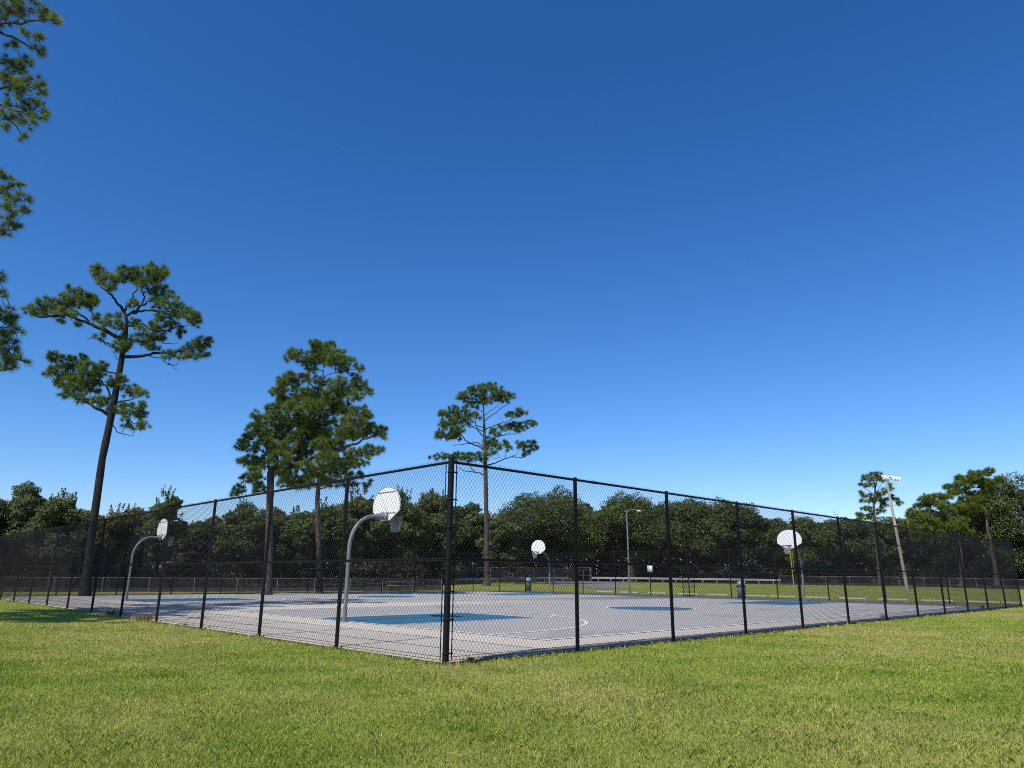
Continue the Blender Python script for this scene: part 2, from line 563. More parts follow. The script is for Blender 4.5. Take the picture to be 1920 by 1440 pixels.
LITTER = simple('dark_leaf_litter', (0.038, 0.028, 0.020), 0.95, 0, 0.5, 3, 0.1, 0.3)
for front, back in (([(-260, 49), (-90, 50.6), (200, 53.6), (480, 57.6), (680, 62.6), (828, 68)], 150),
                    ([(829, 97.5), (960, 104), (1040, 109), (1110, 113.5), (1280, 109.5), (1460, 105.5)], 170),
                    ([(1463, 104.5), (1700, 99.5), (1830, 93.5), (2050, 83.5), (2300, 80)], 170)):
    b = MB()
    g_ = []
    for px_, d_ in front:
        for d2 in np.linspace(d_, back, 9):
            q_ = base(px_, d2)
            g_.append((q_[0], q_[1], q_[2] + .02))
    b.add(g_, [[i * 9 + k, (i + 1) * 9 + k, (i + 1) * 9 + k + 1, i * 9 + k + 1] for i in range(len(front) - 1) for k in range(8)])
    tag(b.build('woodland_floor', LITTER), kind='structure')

# grass blades over the lawn the camera stands on
rng = np.random.default_rng(7)


def blades():
    out = []
    total = 0
    y = 4.6
    while y < 46:
        dy = 0.35 if y < 14 else 1.0
        half = 0.86 * y + 3.0
        dens = 6800 * (6 / y) ** 1.75
        n = int(dens * 2 * half * dy)
        px = rng.uniform(-half, half, n)
        py = rng.uniform(y, y + dy, n)
        uu = (px - O2[0]) * U2[0] + (py - O2[1]) * U2[1]
        vv = (px - O2[0]) * V2[0] + (py - O2[1]) * V2[1]
        keep = ~((uu > -0.03) & (vv > -0.05) & (uu < UL + .1) & (vv < VL + .2))
        edge = (uu > -0.13) & (vv > -0.15)
        keep &= ~edge | (rng.random(n) < 0.6)
        out.append(np.c_[px[keep], py[keep]])
        y += dy
    return np.concatenate(out)


P = blades()
n = len(P)
D_ = P[:, 1]
# clumps: taller tufts where a smooth field is high
fld = np.sin(P[:, 0] * 2.1 + 1.3 * np.sin(P[:, 1] * 1.7)) * np.sin(P[:, 1] * 2.6 + 1.1 * np.sin(P[:, 0] * 1.3)) + 0.5 * np.sin(P[:, 0] * 5.3 + P[:, 1] * 3.1)
h = rng.gamma(9, 1 / 9, n) * (0.027 + 0.006 * np.clip(fld, -1, 1.4))
ue = (P[:, 0] - O2[0]) * U2[0] + (P[:, 1] - O2[1]) * U2[1]
ve = (P[:, 0] - O2[0]) * V2[0] + (P[:, 1] - O2[1]) * V2[1]
fringe = (np.minimum(np.maximum(ue, -.02), np.maximum(ve, -.02)) <= 0) & (((ue > -.22) & (ue < .1) & (ve > -.2)) | ((ve > -.22) & (ve < .1) & (ue > -.2)))
h = np.where(fringe, h * rng.uniform(0.8, 2.1, n), h)      # unmown fringe at the fence foot
w = 0.0021 * (np.maximum(D_, 5) / 6) ** 0.75 * rng.uniform(0.7, 1.3, n)
a = rng.uniform(0, 2 * math.pi, n)
lean = rng.uniform(0.1, 1.15, n)
la = a + rng.normal(0, 0.8, n) + math.pi / 2
z0 = ground_z(P[:, 0], P[:, 1]) - 0.004
bx, by = np.cos(a) * w, np.sin(a) * w
tipx, tipy = P[:, 0] + np.cos(la) * h * lean, P[:, 1] + np.sin(la) * h * lean
midx, midy = P[:, 0] + np.cos(la) * h * lean * .35, P[:, 1] + np.sin(la) * h * lean * .35
V = np.empty((n, 5, 3))
V[:, 0] = np.c_[P[:, 0] - bx, P[:, 1] - by, z0]
V[:, 1] = np.c_[P[:, 0] + bx, P[:, 1] + by, z0]
V[:, 2] = np.c_[midx + bx * .8, midy + by * .8, z0 + h * .62]
V[:, 3] = np.c_[tipx, tipy, z0 + h]
V[:, 4] = np.c_[midx - bx * .8, midy - by * .8, z0 + h * .62]
tint = np.repeat(np.clip(rng.beta(2.2, 2.4, n) + (rng.random(n) < .05) * .35 + fringe * .15, 0, 1), 5)
me = bpy.data.meshes.new('grass')
idx = np.arange(n)[:, None] * 5
fill_mesh(me, V.reshape(-1, 3), (idx + np.array([[0, 1, 2, 3, 4]])).ravel(), np.full(n, 5), tint)
me.materials.append(BLADES)
go = bpy.data.objects.new('grass', me)
COL.objects.link(go)
tag(go, 'short mown grass blades of the lawn outside the fence', 'grass', kind='stuff')

# ------------------------------------------------------------------ chain link fences
def link_mesh(b, L, z0, z1, pitch=0.078, r=0.0027, gap=0.0028, off=0.0, slope=0.78):
    """two families of crossing wires in the local x-z plane at y = off"""
    Hh = z1 - z0
    run = Hh * slope
    k = 0
    sq = np.array([[1, 0], [0, 1], [-1, 0], [0, -1]], float) * r
    for fam, s in ((0, 1), (1, -1)):
        n0 = int(run / pitch) + 1
        for i in range(-n0, int(L / pitch) + n0 + 1):
            x0 = i * pitch if s > 0 else i * pitch + run
            x1 = x0 + s * run
            t0, t1 = 0.0, 1.0
            for bnd, sign in ((0.0, 1), (L, -1)):
                f0, f1 = sign * (x0 - bnd), sign * (x1 - bnd)
                if f0 < 0 and f1 < 0:
                    t1 = -1
                elif f0 < 0:
                    t0 = max(t0, f0 / (f0 - f1))
                elif f1 < 0:
                    t1 = min(t1, f0 / (f0 - f1))
            if t1 - t0 < 1e-3:
                continue
            yy = off + (gap if fam else -gap)
            p = np.array([x0 + (x1 - x0) * t0, yy, z0 + Hh * t0])
            q = np.array([x0 + (x1 - x0) * t1, yy, z0 + Hh * t1])
            d = (q - p) / np.linalg.norm(q - p)
            nrm = np.array([-d[2], 0, d[0]])
            yv = np.array([0, 1.0, 0])
            ring = sq[:, :1] * nrm + sq[:, 1:] * yv
            b.add(np.vstack([p + ring, q + ring]), [[j, (j + 1) % 4, 4 + (j + 1) % 4, 4 + j] for j in range(4)])
            k += 1
    return k


def fence_side(label, start, rz, L, n, outward, first=True, corner_first=False):
    """outward: sign of local y on which the wire hangs"""
    root = thing('chain_link_fence', start, label, 'fence', 'black chain link fence sides round the courts', rz)
    step = L / n
    for i in range(0 if first else 1, n + 1):
        big = (i == 0)
        r = 0.052 if big else 0.037
        b = MB()
        b.lathe([(r, -0.05), (r, FH + (0.07 if big else 0.0))], 14, (i * step, 0, 0))
        if big or i == n:
            pass
        p = b.build('post', BLACKPOST, root, True)
        c = MB()
        zt = FH + (0.07 if big else 0.0)
        c.lathe([(r * 1.12, zt - .03), (r * 1.12, zt + .01), (r * .8, zt + .035), (0.001, zt + .045)], 14, (i * step, 0, 0))
        c.build('cap', BLACKPOST, p, True)
        if big:
            for zb in (0.12, 0.62, 1.05, 1.55, 2.05, 2.5, 2.95):
                tb = MB()
                tb.lathe([(r * 1.05, zb - .012), (r * 1.2, zb - .012), (r * 1.2, zb + .012), (r * 1.05, zb + .012)], 14, (0, 0, 0))
                tb.box((r * 1.2 + .03, outward * .02, zb), (.07, .012, .024))
                tb.build('tension_band', BLACKPOST, p)
    yo = outward * 0.0
    for nm, z, r in (('top_rail', FH - 0.01, 0.024), ('middle_rail', 1.55, 0.024)):
        b = MB()
        b.tube([(0, yo, z), (L, yo, z)], r, 10)
        # rail couplings, one every two bays
        for k in range(1, n, 2):
            b.tube([(k * step + .5, yo, z), (k * step + .68, yo, z)], r * 1.18, 10)
        b.build(nm, BLACKPOST, root, True)
    b = MB()
    b.tube([(0, outward * .03, 0.07), (L, outward * .03, 0.07)], 0.004, 5)
    b.tube([(0, outward * .03, 0.02), (L, outward * .03, 0.02)], 0.004, 5)
    b.build('tension_wire', BLACK, root)
    b = MB()
    link_mesh(b, L - .16, 0.015, FH + 0.035, off=outward * 0.042)
    mobj = b.build('wire_mesh', BLACK, root)
    mobj.location.x = 0.08
    for x in (0.082, L - 0.082):
        b = MB()
        b.box((x, outward * .042, FH / 2), (0.018, 0.008, FH - .06))
        b.build('tension_bar', BLACKPOST, root)
    return root


fence_side('tall black chain link fence running from the near corner post to the far right', uv(0, 0), COURT_ROT, UL, 12, -1)
# left side runs along +v; local x = v, so its local y points to -u (outside)
fence_side('tall black chain link fence running from the near corner post off the left edge', uv(0, 0), COURT_ROT + math.pi / 2, VL, 12, 1, first=False)
fence_side('black chain link fence beyond the courts on the right, carrying the white notice', uv(UL, 0), COURT_ROT + math.pi / 2, VL, 12, -1, first=False)
fence_side('black chain link fence beyond the courts on the left before the dark houses', uv(0, VL), COURT_ROT, UL, 12, 1, first=False)

# open gate leaf of the far right fence
g = thing('fence_gate', uv(UL + .06, 19.0, -0.03), 'narrow black gate leaf standing ajar in the far right fence', 'gate', None, COURT_ROT + math.pi / 2 - 0.25)
b = MB()
fr = [(0, 0, .08), (1.15, 0, .08), (1.15, 0, 2.1), (0, 0, 2.1)]
for i in range(4):
    b.tube([fr[i], fr[(i + 1) % 4]], 0.026, 8)
b.build('gate_frame', BLACKPOST, g, True)
b = MB()
link_mesh(b, 1.1, .1, 2.08)
o = b.build('wire_mesh', BLACK, g)
o.location.x = .02
b = MB()
b.box((1.08, -.04, 1.1), (.14, .05, .08))
b.build('latch', GREYMETAL, g)

# notice on the far right fence
sg = thing('notice_sign', uv(UL - .06, 22.6, 1.62), 'small white notice board wired to the far right fence', 'sign', None, COURT_ROT + math.pi / 2)
b = MB()
b.box((0, 0.0, .26), (0.44, .012, .52))
b.build('panel', SIGNW, sg)
b = MB()
for z, wd in ((.44, .30), (.36, .22), (.30, .26), (.22, .28), (.16, .18), (.08, .24)):
    b.box((0, .0075, z), (wd, .003, .022))
b.build('print', SIGNK, sg)

# ------------------------------------------------------------------ basketball hoops
def hoop(loc, rz, label):
    t = thing('basketball_hoop', loc, label, 'basketball hoop', 'hoops of the two courts', rz)
    b = MB()
    r = 0.056
    pts = [(0, 0, -.1), (0, 0, .5), (0, 0, 1.2), (0, 0, 2.05)]
    for a in np.linspace(0, math.pi / 2, 12)[1:]:
        pts.append((0.78 - .78 * math.cos(a), 0, 2.05 + .95 * math.sin(a)))
    pts += [(1.0, 0, 3.0), (1.13, 0, 3.0)]
    b.tube(pts, r, 14)
    p = b.build('pole', GALV, t, True)
    b = MB()
    b.lathe([(.13, 0.0), (.13, .02), (.075, .03)], 14, (0, 0, .014))
    b.build('base_collar', GALV, p)
    # fan backboard
    out = [(-.20, 2.90), (.20, 2.90), (.70, 3.18), (.715, 3.36)]
    for a in np.linspace(math.radians(8), math.radians(172), 26):
        out.append((.715 * math.cos(a), 3.36 + .56 * math.sin(a)))
    out += [(-.715, 3.36), (-.70, 3.18)]
    b = MB()
    b.prism(out, (0, 1, 0), (0, 0, 1), (1.22, 0, 0), .035)
    bb = b.build('backboard', WHITE, t)
    b = MB()
    for z, hw in ((3.76, .45), (3.12, .52)):
        b.box((1.195, 0, z), (.02, hw * 2, .022))
    rim_pts = [(1.2, y, z) for y, z in out[2:-1]]
    b.tube(rim_pts, .009, 6)
    b.tube([(1.195, -.12, 3.1), (1.195, .36, 3.74)], .007, 6)
    b.build('rear_rib', RIBS, bb)
    b = MB()
    b.box((1.16, 0, 3.03), (.11, .30, .22))
    b.build('mounting_bracket', GALV, t)
    b = MB()
    R = .229
    cx = 1.2375 + .12 + R
    ring = [(cx + R * math.cos(a), R * math.sin(a), 3.05) for a in np.linspace(0, 2 * math.pi, 29)]
    b.tube(ring, .011, 8, cap=False)
    b.box((1.30, 0, 3.02), (.13, .14, .10))
    for s in (-1, 1):
        b.tube([(1.25, s * .12, 2.98), (cx - .1, s * .19, 3.045)], .008, 6)
    b.build('rim', ORANGE, t, True)
    b = MB()
    N, rows = 12, 6
    def rr(k): return R * (1 - .52 * (k / rows) ** .8)
    def zz(k): return 3.045 - .46 * k / rows
    for i in range(N):
        for s in (-1, 1):
            pp = []
            for k in range(rows + 1):
                a = 2 * math.pi * (i + s * k * .5) / N
                pp.append((cx + rr(k) * math.cos(a), rr(k) * math.sin(a), zz(k)))
            b.tube(pp, .0052, 4, cap=False)
    b.build('net', NETM, t)
    return t


hA = hoop(uv(3.9, CA), COURT_ROT, 'grey gooseneck basketball hoop seen from behind, left of the near corner post')
dup(hA, uv(3.9, CB - .05), COURT_ROT, 'grey gooseneck basketball hoop at far left, its board nearly edge on behind a fence post')
dup(hA, uv(B1 + .1, CB + .1), COURT_ROT + math.pi, 'small far basketball hoop facing the camera just right of the tall single pine')
dup(hA, uv(B1 + .1, CA + .05), COURT_ROT + math.pi, 'basketball hoop facing the camera on the right in front of the yellow foul pole')

# ------------------------------------------------------------------ things round the courts
# trash bins
t = thing('trash_bin', uv(UL + 2.6, 37.8, float(ground_z(0, 66))), 'blue grey domed trash bin beyond the far corner beside the tall single pine', 'trash bin', 'park trash bins')
b = MB()
b.lathe([(.001, 0), (.27, 0), (.31, .75), (.32, .80)], 18)
b.build('body', BINGREY, t, True)
b = MB()
b.lathe([(.34, .78), (.34, .86), (.30, .88)], 18)
b.build('rim', BLACKPOST, t, True)
b = MB()
b.lathe([(.32, .88), (.31, 1.02), (.24, 1.14), (.12, 1.20), (.001, 1.21)], 18)
lid = b.build('dome_lid', BINLID, t, True)
b = MB()
b.box((-.25, -.17, .99), (.20, .02, .15), Matrix.Rotation(2.15, 3, 'Z'))
b.build('flap', BINGREY, lid)
x_, _ = ray(1391, 1119)
t2 = dup(t, (x_ * 48.0, 48.0, 0.004), 0.4, 'blue grey domed trash bin with black rim inside the far right fence', 'park trash bins')
t2.scale = (.86, .86, .9)

# picnic table
pc = uv(24.0, 37.6)
pc = ground(750, 1108.3)
t = thing('picnic_table', (pc[0], pc[1], 0.0 if False else float(ground_z(0, 50))), 'grey picnic table with tubular legs by the far left fence', 'picnic table', None, 0.12)
b = MB()
for k in range(3):
    b.box((0, (k - 1) * .25, .76), (2.35, .235, .045))
b.build('table_top', TIMBER, t)
for s in (-1, 1):
    b = MB()
    b.box((0, s * .78, .45), (2.35, .27, .045))
    b.build('bench', TIMBER, t)
for x in (-.85, .85):
    b = MB()
    arcp = [(x, -.78, .43), (x, -.74, .10), (x, -.60, .02), (x, -.42, .10), (x, -.30, .45), (x, -.26, .74)]
    b.tube(arcp, .026, 8)
    b.tube([(x, -q_[1], q_[2]) for q_ in arcp], .026, 8)
    b.tube([(x, -.78, .40), (x, .78, .40)], .022, 8)
    b.build('leg', GALV, t, True)

# wheel stops in a row beyond the far right fence
ws = None
stops = [(1135, 1105), (1180, 1105.3), (1232, 1107), (1345, 1111.5), (1290, 1109.5), (1416, 1113.8), (1468, 1115.2), (1530, 1117), (1599, 1119), (1674, 1120.5), (1757, 1124), (1842, 1126.5), (1912, 1129)]
words = ['at the driveway end of the row', 'directly left of the lamp pole foot', 'right of the lamp pole foot', 'left of the domed bin',
         'between the notice and the gate', 'right of the domed bin', 'behind the yellow foul pole', 'right of the yellow foul pole',
         'midway between foul pole and floodlight pole', 'just left of the floodlight pole', 'bright, right of the floodlight pole',
         'bright, second right of the floodlight pole', 'at the far right corner post']
for (px, py), wd in zip(stops, words):
    p = uv(UL + 5.6, 0)
    # on the line u = UL + 5.6, at the photo's bearing
    x, s = ray(px, py)
    u = UL + 5.6
    A = np.array([[x, -V2[0]], [1.0, -V2[1]]])
    D, v = np.linalg.solve(A, O2 + u * U2)
    lab = 'pale concrete wheel stop on the grass ' + wd
    loc = (x * D, D, float(ground_z(0, D)))
    if ws is None:
        b = MB()
        prof = [(-.09, 0), (.09, 0), (.08, .06), (.05, .11), (-.05, .11), (-.08, .06)]
        b.prism(prof, (0, 1, 0), (0, 0, 1), (0, 0, 0), 1.8)
        ws = b.build('wheel_stop', PALECONC)
        ws.location, ws.rotation_euler.z = loc, COURT_ROT + math.pi / 2
        tag(ws, lab, 'wheel stop', 'wheel stops in a row on the grass')
    else:
        o = ws.copy()
        COL.objects.link(o)
        o.location, o['label'] = loc, lab
        o.rotation_euler.z = COURT_ROT + math.pi / 2 + rng.normal(0, .03)

# grey lamp pole in the middle
p = base(1180, 62)
t = thing('street_lamp', p, 'slender grey street lamp with one curved arm in front of the oaks', 'street lamp')
hz = at(1178, 957, 62)[2] - p[2]
b = MB()
b.tube([(0, 0, 0), (0, 0, hz * .5), (-.02, 0, hz)], [.085, .075, .055], 10)
b.build('pole', GREYMETAL, t, True)
b = MB()
b.tube([(0, 0, hz - .15), (.25, 0, hz + .02), (.6, 0, hz + .08), (.95, 0, hz + .02)], .03, 8)
b.build('arm', GALV, t, True)
b = MB()
b.box((1.05, 0, hz - .03), (.42, .18, .10), None, .7)
b.build('lamp_head', LAMPW, t)

# leaning timber floodlight pole on the right
Df = 87
p = base(1701, Df, 1104)
t = thing('floodlight_pole', p, 'tall leaning timber pole carrying a crossarm of floodlights beside the small pine', 'floodlight pole')
tp = at(1661, 893, Df) - p
b = MB()
b.tube([tp * k for k in (0, .25, .5, .75, 1.0)], [.20, .18, .165, .15, .13], 12)
b.build('pole', WOODPOLE, t, True)
ca, cb_ = at(1653, 893.5, Df) - p, at(1684, 896.5, Df) - p
b = MB()
b.tube([ca + (0, -.15, 0), cb_ + (0, -.15, 0)], .06, 8)
arm = b.build('crossarm', GALV, t, True)
for k, fq in enumerate((.02, .18, .56, .74, .92)):
    c = ca * (1 - fq) + cb_ * fq + np.array([0, -.15, .02])
    rm = Matrix.Rotation(0.6, 3, 'X')
    b = MB()
    d = np.array([.72, .38, -.5]); d = d / np.linalg.norm(d)
    b.tube([c - d * .12, c + d * .08, c + d * .30], [.10, .17, .30], 12)
    fl = b.build('floodlight', LAMPW, t, True)
    b = MB()
    b.tube([c + d * .302, c + d * .31], [.28, .28], 12)
    b.build('lens', LAMPD, fl)

# yellow foul pole
Dy = 82
p = base(1489, Dy, 1101)
t = thing('foul_pole', p, 'bright yellow baseball foul pole with a narrow screen behind the right hoop', 'foul pole')
tp = at(1478, 1004, Dy) - p
d = tp / np.linalg.norm(tp)
b = MB()
b.tube([(0, 0, 0), tp * .5, tp], .055, 10)
b.build('pole', YELLOW, t, True)
b = MB()
w0, w1 = tp * .34, tp * .97
for ox in (.24,):
    b.tube([w0 + (ox, 0, 0), w1 + (ox, 0, 0)], .022, 6)
for k in np.linspace(0, 1, 15):
    q = w0 * (1 - k) + w1 * k
    b.tube([q, q + (.24, 0, 0)], .009, 5)
b.build('screen', YELLOW, t)


def low_fence(label, pts, height, step, mat, wire=.09, r=.028):
    """grey chain link fence along ground points (world), one thing"""
    P = [np.array(q, float) for q in pts]
    t = thing('low_fence', P[0], label, 'fence')
    P = [q - P[0] for q in P]
    seg = [np.linalg.norm(P[i + 1] - P[i]) for i in range(len(P) - 1)]
    tot = sum(seg)

    def along(s):
        for i, L in enumerate(seg):
            if s <= L + 1e-6 or i == len(seg) - 1:
                return P[i] + (P[i + 1] - P[i]) * min(1, s / L)
            s -= L
    n = max(2, int(round(tot / step)))
    for k in range(n + 1):
        q = along(tot * k / n)
        b = MB()
        b.lathe([(r, -.05), (r, height + .02), (.001, height + .05)], 8, q)
        b.build('post', mat, t, True)
    b = MB()
    b.tube([q + (0, 0, height) for q in P], r * .9, 6)
    b.build('top_rail', mat, t, True)
    b = MB()
    for i, L in enumerate(seg):
        d = (P[i + 1] - P[i]) / L
        m = MB()
        link_mesh(m, L, .03, height - .01, wire, .0032)
        vv = np.concatenate(m.v)
        world = P[i] + vv[:, :1] * d + np.c_[vv[:, 1] * -d[1], vv[:, 1] * d[0], vv[:, 2]]
        nf = len(vv) // 8
        ff = (np.arange(nf)[:, None, None] * 8 + np.array([[j, (j + 1) % 4, 4 + (j + 1) % 4, 4 + j] for j in range(4)])[None]).reshape(-1, 4)
        b.add(world, ff)
    b.build('wire_mesh', GREYWIRE, t)
    return t


low_fence('low grey chain link fence along the left in front of the dark houses and trees',
          [base(-90, 50), base(200, 53), base(480, 57), base(680, 62), base(828, 67)], .98, 2.9, GREYMETAL)
low_fence('head high grey chain link fence behind the guardrail and the tall single pine',
          [base(830, 96), base(960, 103), base(1040, 108), base(1078, 110)], 2.0, 3.6, GREYMETAL, .11)
low_fence('low grey chain link fence along the ball field on the right',
          [base(1462, 103), base(1700, 98), base(1830, 92), base(2050, 82)], 1.2, 3.0, GREYMETAL, .10)

# grey field gate
p = base(1094, 110)
t = thing('field_gate', p, 'tall grey tube gate between the head high fence and the right guardrail', 'gate')
for x in (-1.15, 1.15):
    b = MB()
    b.lathe([(.055, 0), (.055, 2.1), (.001, 2.15)], 8, (x, 0, 0))
    b.build('gate_post', GREYMETAL, t, True)
b = MB()
b.tube([(-1.15, 0, 2.05), (1.15, 0, 2.05)], .04, 6)
for x in (-1.0, -.05, .05, 1.0):
    b.tube([(x, 0, .15), (x, 0, 1.75)], .03, 6)
for z in (.15, 1.0, 1.75):
    b.tube([(-1.0, 0, z), (1.0, 0, z)], .03, 6)
b.build('gate_frame', GREYMETAL, t, True)


def guardrail(label, pts, step=1.9):
    P = [np.array(q, float) for q in pts]
    t = thing('guardrail', P[0], label, 'guardrail', 'guardrails along the drive')
    P = [q - P[0] for q in P]
    seg = [np.linalg.norm(P[i + 1] - P[i]) for i in range(len(P) - 1)]
    b = MB()
    for i, L in enumerate(seg):
        d = (P[i + 1] - P[i]) / L
        nrm = np.array([d[1], -d[0], 0])
        prof = [(0, .44), (.06, .48), (.06, .55), (.015, .59), (.06, .63), (.06, .70), (0, .74)]
        e = 0.01
        a0 = [P[i] + nrm * x + np.array([0, 0, z]) for x, z in prof]
        a1 = [P[i + 1] + nrm * x + np.array([0, 0, z]) for x, z in prof]
        k = len(prof)
        b.add(a0 + a1, [[j, j + 1, k + j + 1, k + j] for j in range(k - 1)])
        a0 = [q - nrm * e for q in a0]; a1 = [q - nrm * e for q in a1]
        b.add(a0 + a1, [[j + 1, j, k + j, k + j + 1] for j in range(k - 1)])
    b.build('rail', RAILM, t)
    for i, L in enumerate(seg):
        n = int(L / step)
        d = (P[i + 1] - P[i]) / L
        nrm = np.array([d[1], -d[0], 0])
        for k in range(n):
            q = P[i] + d * (k + .5) * L / n - nrm * .10
            m = MB()
            m.box(q + np.array([0, 0, .33]), (.15, .15, .72))
            m.build('post', WHITEPOST, t)


guardrail('galvanised guardrail on pale posts behind the tall single pine', [base(820, 90), base(960, 100), base(1065, 108)])
guardrail('galvanised guardrail on pale posts at the foot of the dark oaks', [base(1110, 112), base(1280, 108), base(1464, 104)])

# ------------------------------------------------------------------ houses behind the left trees and a shelter
def house(p, rz, wd, dp, eave, ridge, label):
    t = thing('house', p, label, 'house', 'houses behind the left trees', rz)
    b = MB()
    b.box((0, 0, eave / 2), (wd, dp, eave))
    wl = b.build('wall', HOUSEWALL, t)
    b = MB()
    o_ = .5
    x, y = wd / 2 + o_, dp / 2 + o_
    hip = dp * .45
    v = [(-x, -y, eave - .1), (x, -y, eave - .1), (x, y, eave - .1), (-x, y, eave - .1), (-x + hip, 0, ridge), (x - hip, 0, ridge),
         (-x, -y, eave - .28), (x, -y, eave - .28), (x, y, eave - .28), (-x, y, eave - .28)]
    b.add(v, [[0, 1, 5, 4], [2, 3, 4, 5], [0, 6, 7, 1], [1, 7, 8, 2], [2, 8, 9, 3], [3, 9, 6, 0], [6, 9, 8, 7]])
    b.add(v, [[1, 2, 5], [3, 0, 4]])
    rf = b.build('roof', ROOF, t)
    b = MB()
    b.lathe([(.08, eave + .3), (.08, ridge + .1), (.1, ridge + .12)], 8, (wd * .1, -dp * .2, 0))
    b.build('vent_pipe', TRIM, rf)
    for k in (-.32, -.08, .3):
        b = MB()
        b.box((wd * k, -dp / 2 - .02, eave * .55), (1.3, .06, 1.3))
        w_ = b.build('window', TRIM, t)
        b = MB()
        b.box((wd * k, -dp / 2 - .055, eave * .55), (1.1, .02, 1.1))
        b.build('pane', GLASSM, w_)
    b = MB()
    b.box((wd * .12, -dp / 2 - .02, 1.05), (1.0, .06, 2.1))
    b.build('door', TRIM, t)


house(base(135, 74), .1, 13, 9, 4.0, 5.9, 'dark house with brown hip roof glimpsed behind the leaning pine trunk')
house(base(312, 77), -.08, 9, 8, 3.3, 5.4, 'dark house with brown hip roof glimpsed right of the edge on hoop')
house(base(20, 84), .3, 12, 9, 5.6, 8.6, 'taller house with grey brown roof hidden in trees at the left edge')

p = base(1539, 128)
t = thing('park_shelter', p, 'small open shelter with orange brown roof under the trees right of the foul pole', 'shelter')
for x in (-1.2, 1.2):
    for y in (-1, 1):
        b = MB()
        b.box((x, y, 1.1), (.14, .14, 2.2))
        b.build('post', TRIM, t)
b = MB()
b.add([(-1.7, -1.5, 2.2), (1.7, -1.5, 2.2), (1.7, 1.5, 2.2), (-1.7, 1.5, 2.2), (-.6, 0, 3.1), (.6, 0, 3.1)], [[0, 1, 5, 4], [2, 3, 4, 5], [3, 2, 1, 0]])
b.add([(-1.7, -1.5, 2.2), (1.7, -1.5, 2.2), (1.7, 1.5, 2.2), (-1.7, 1.5, 2.2), (-.6, 0, 3.1), (.6, 0, 3.1)], [[1, 2, 5], [3, 0, 4]])
b.build('roof', ORANGEROOF, t)

# ------------------------------------------------------------------ pines
def needles(b, C, A, r, length, width, count, hang=0.0):
    """tufts of needles: centres C (n,3), axes A (n,3)"""
    n = len(C)
    if n == 0:
        return
    k = count
    d = r.normal(0, .85, (n, k, 3)) + 1.1 * A[:, None, :]
    d[..., 2] += 0.12 - hang
    d /= np.linalg.norm(d, axis=2)[..., None]
    L = length * r.uniform(.72, 1.12, (n, k, 1))
    side = np.cross(d, r.normal(0, 1, (n, k, 3)))
    side /= np.linalg.norm(side, axis=2)[..., None] + 1e-9
    c = C[:, None, :]
    p0 = c + side * width / 2
    p1 = c - side * width / 2
    p2 = c + d * L
    p2[..., 2] -= L[..., 0] * .12
    v = np.stack([p0, p1, p2], axis=2).reshape(-1, 3)
    tt = np.clip(r.normal(.45, .24, (n, 1)) + r.normal(0, .10, (n, k)), 0, 1)
    b.add(v, np.arange(len(v)).reshape(-1, 3), np.repeat(tt.ravel(), 3))


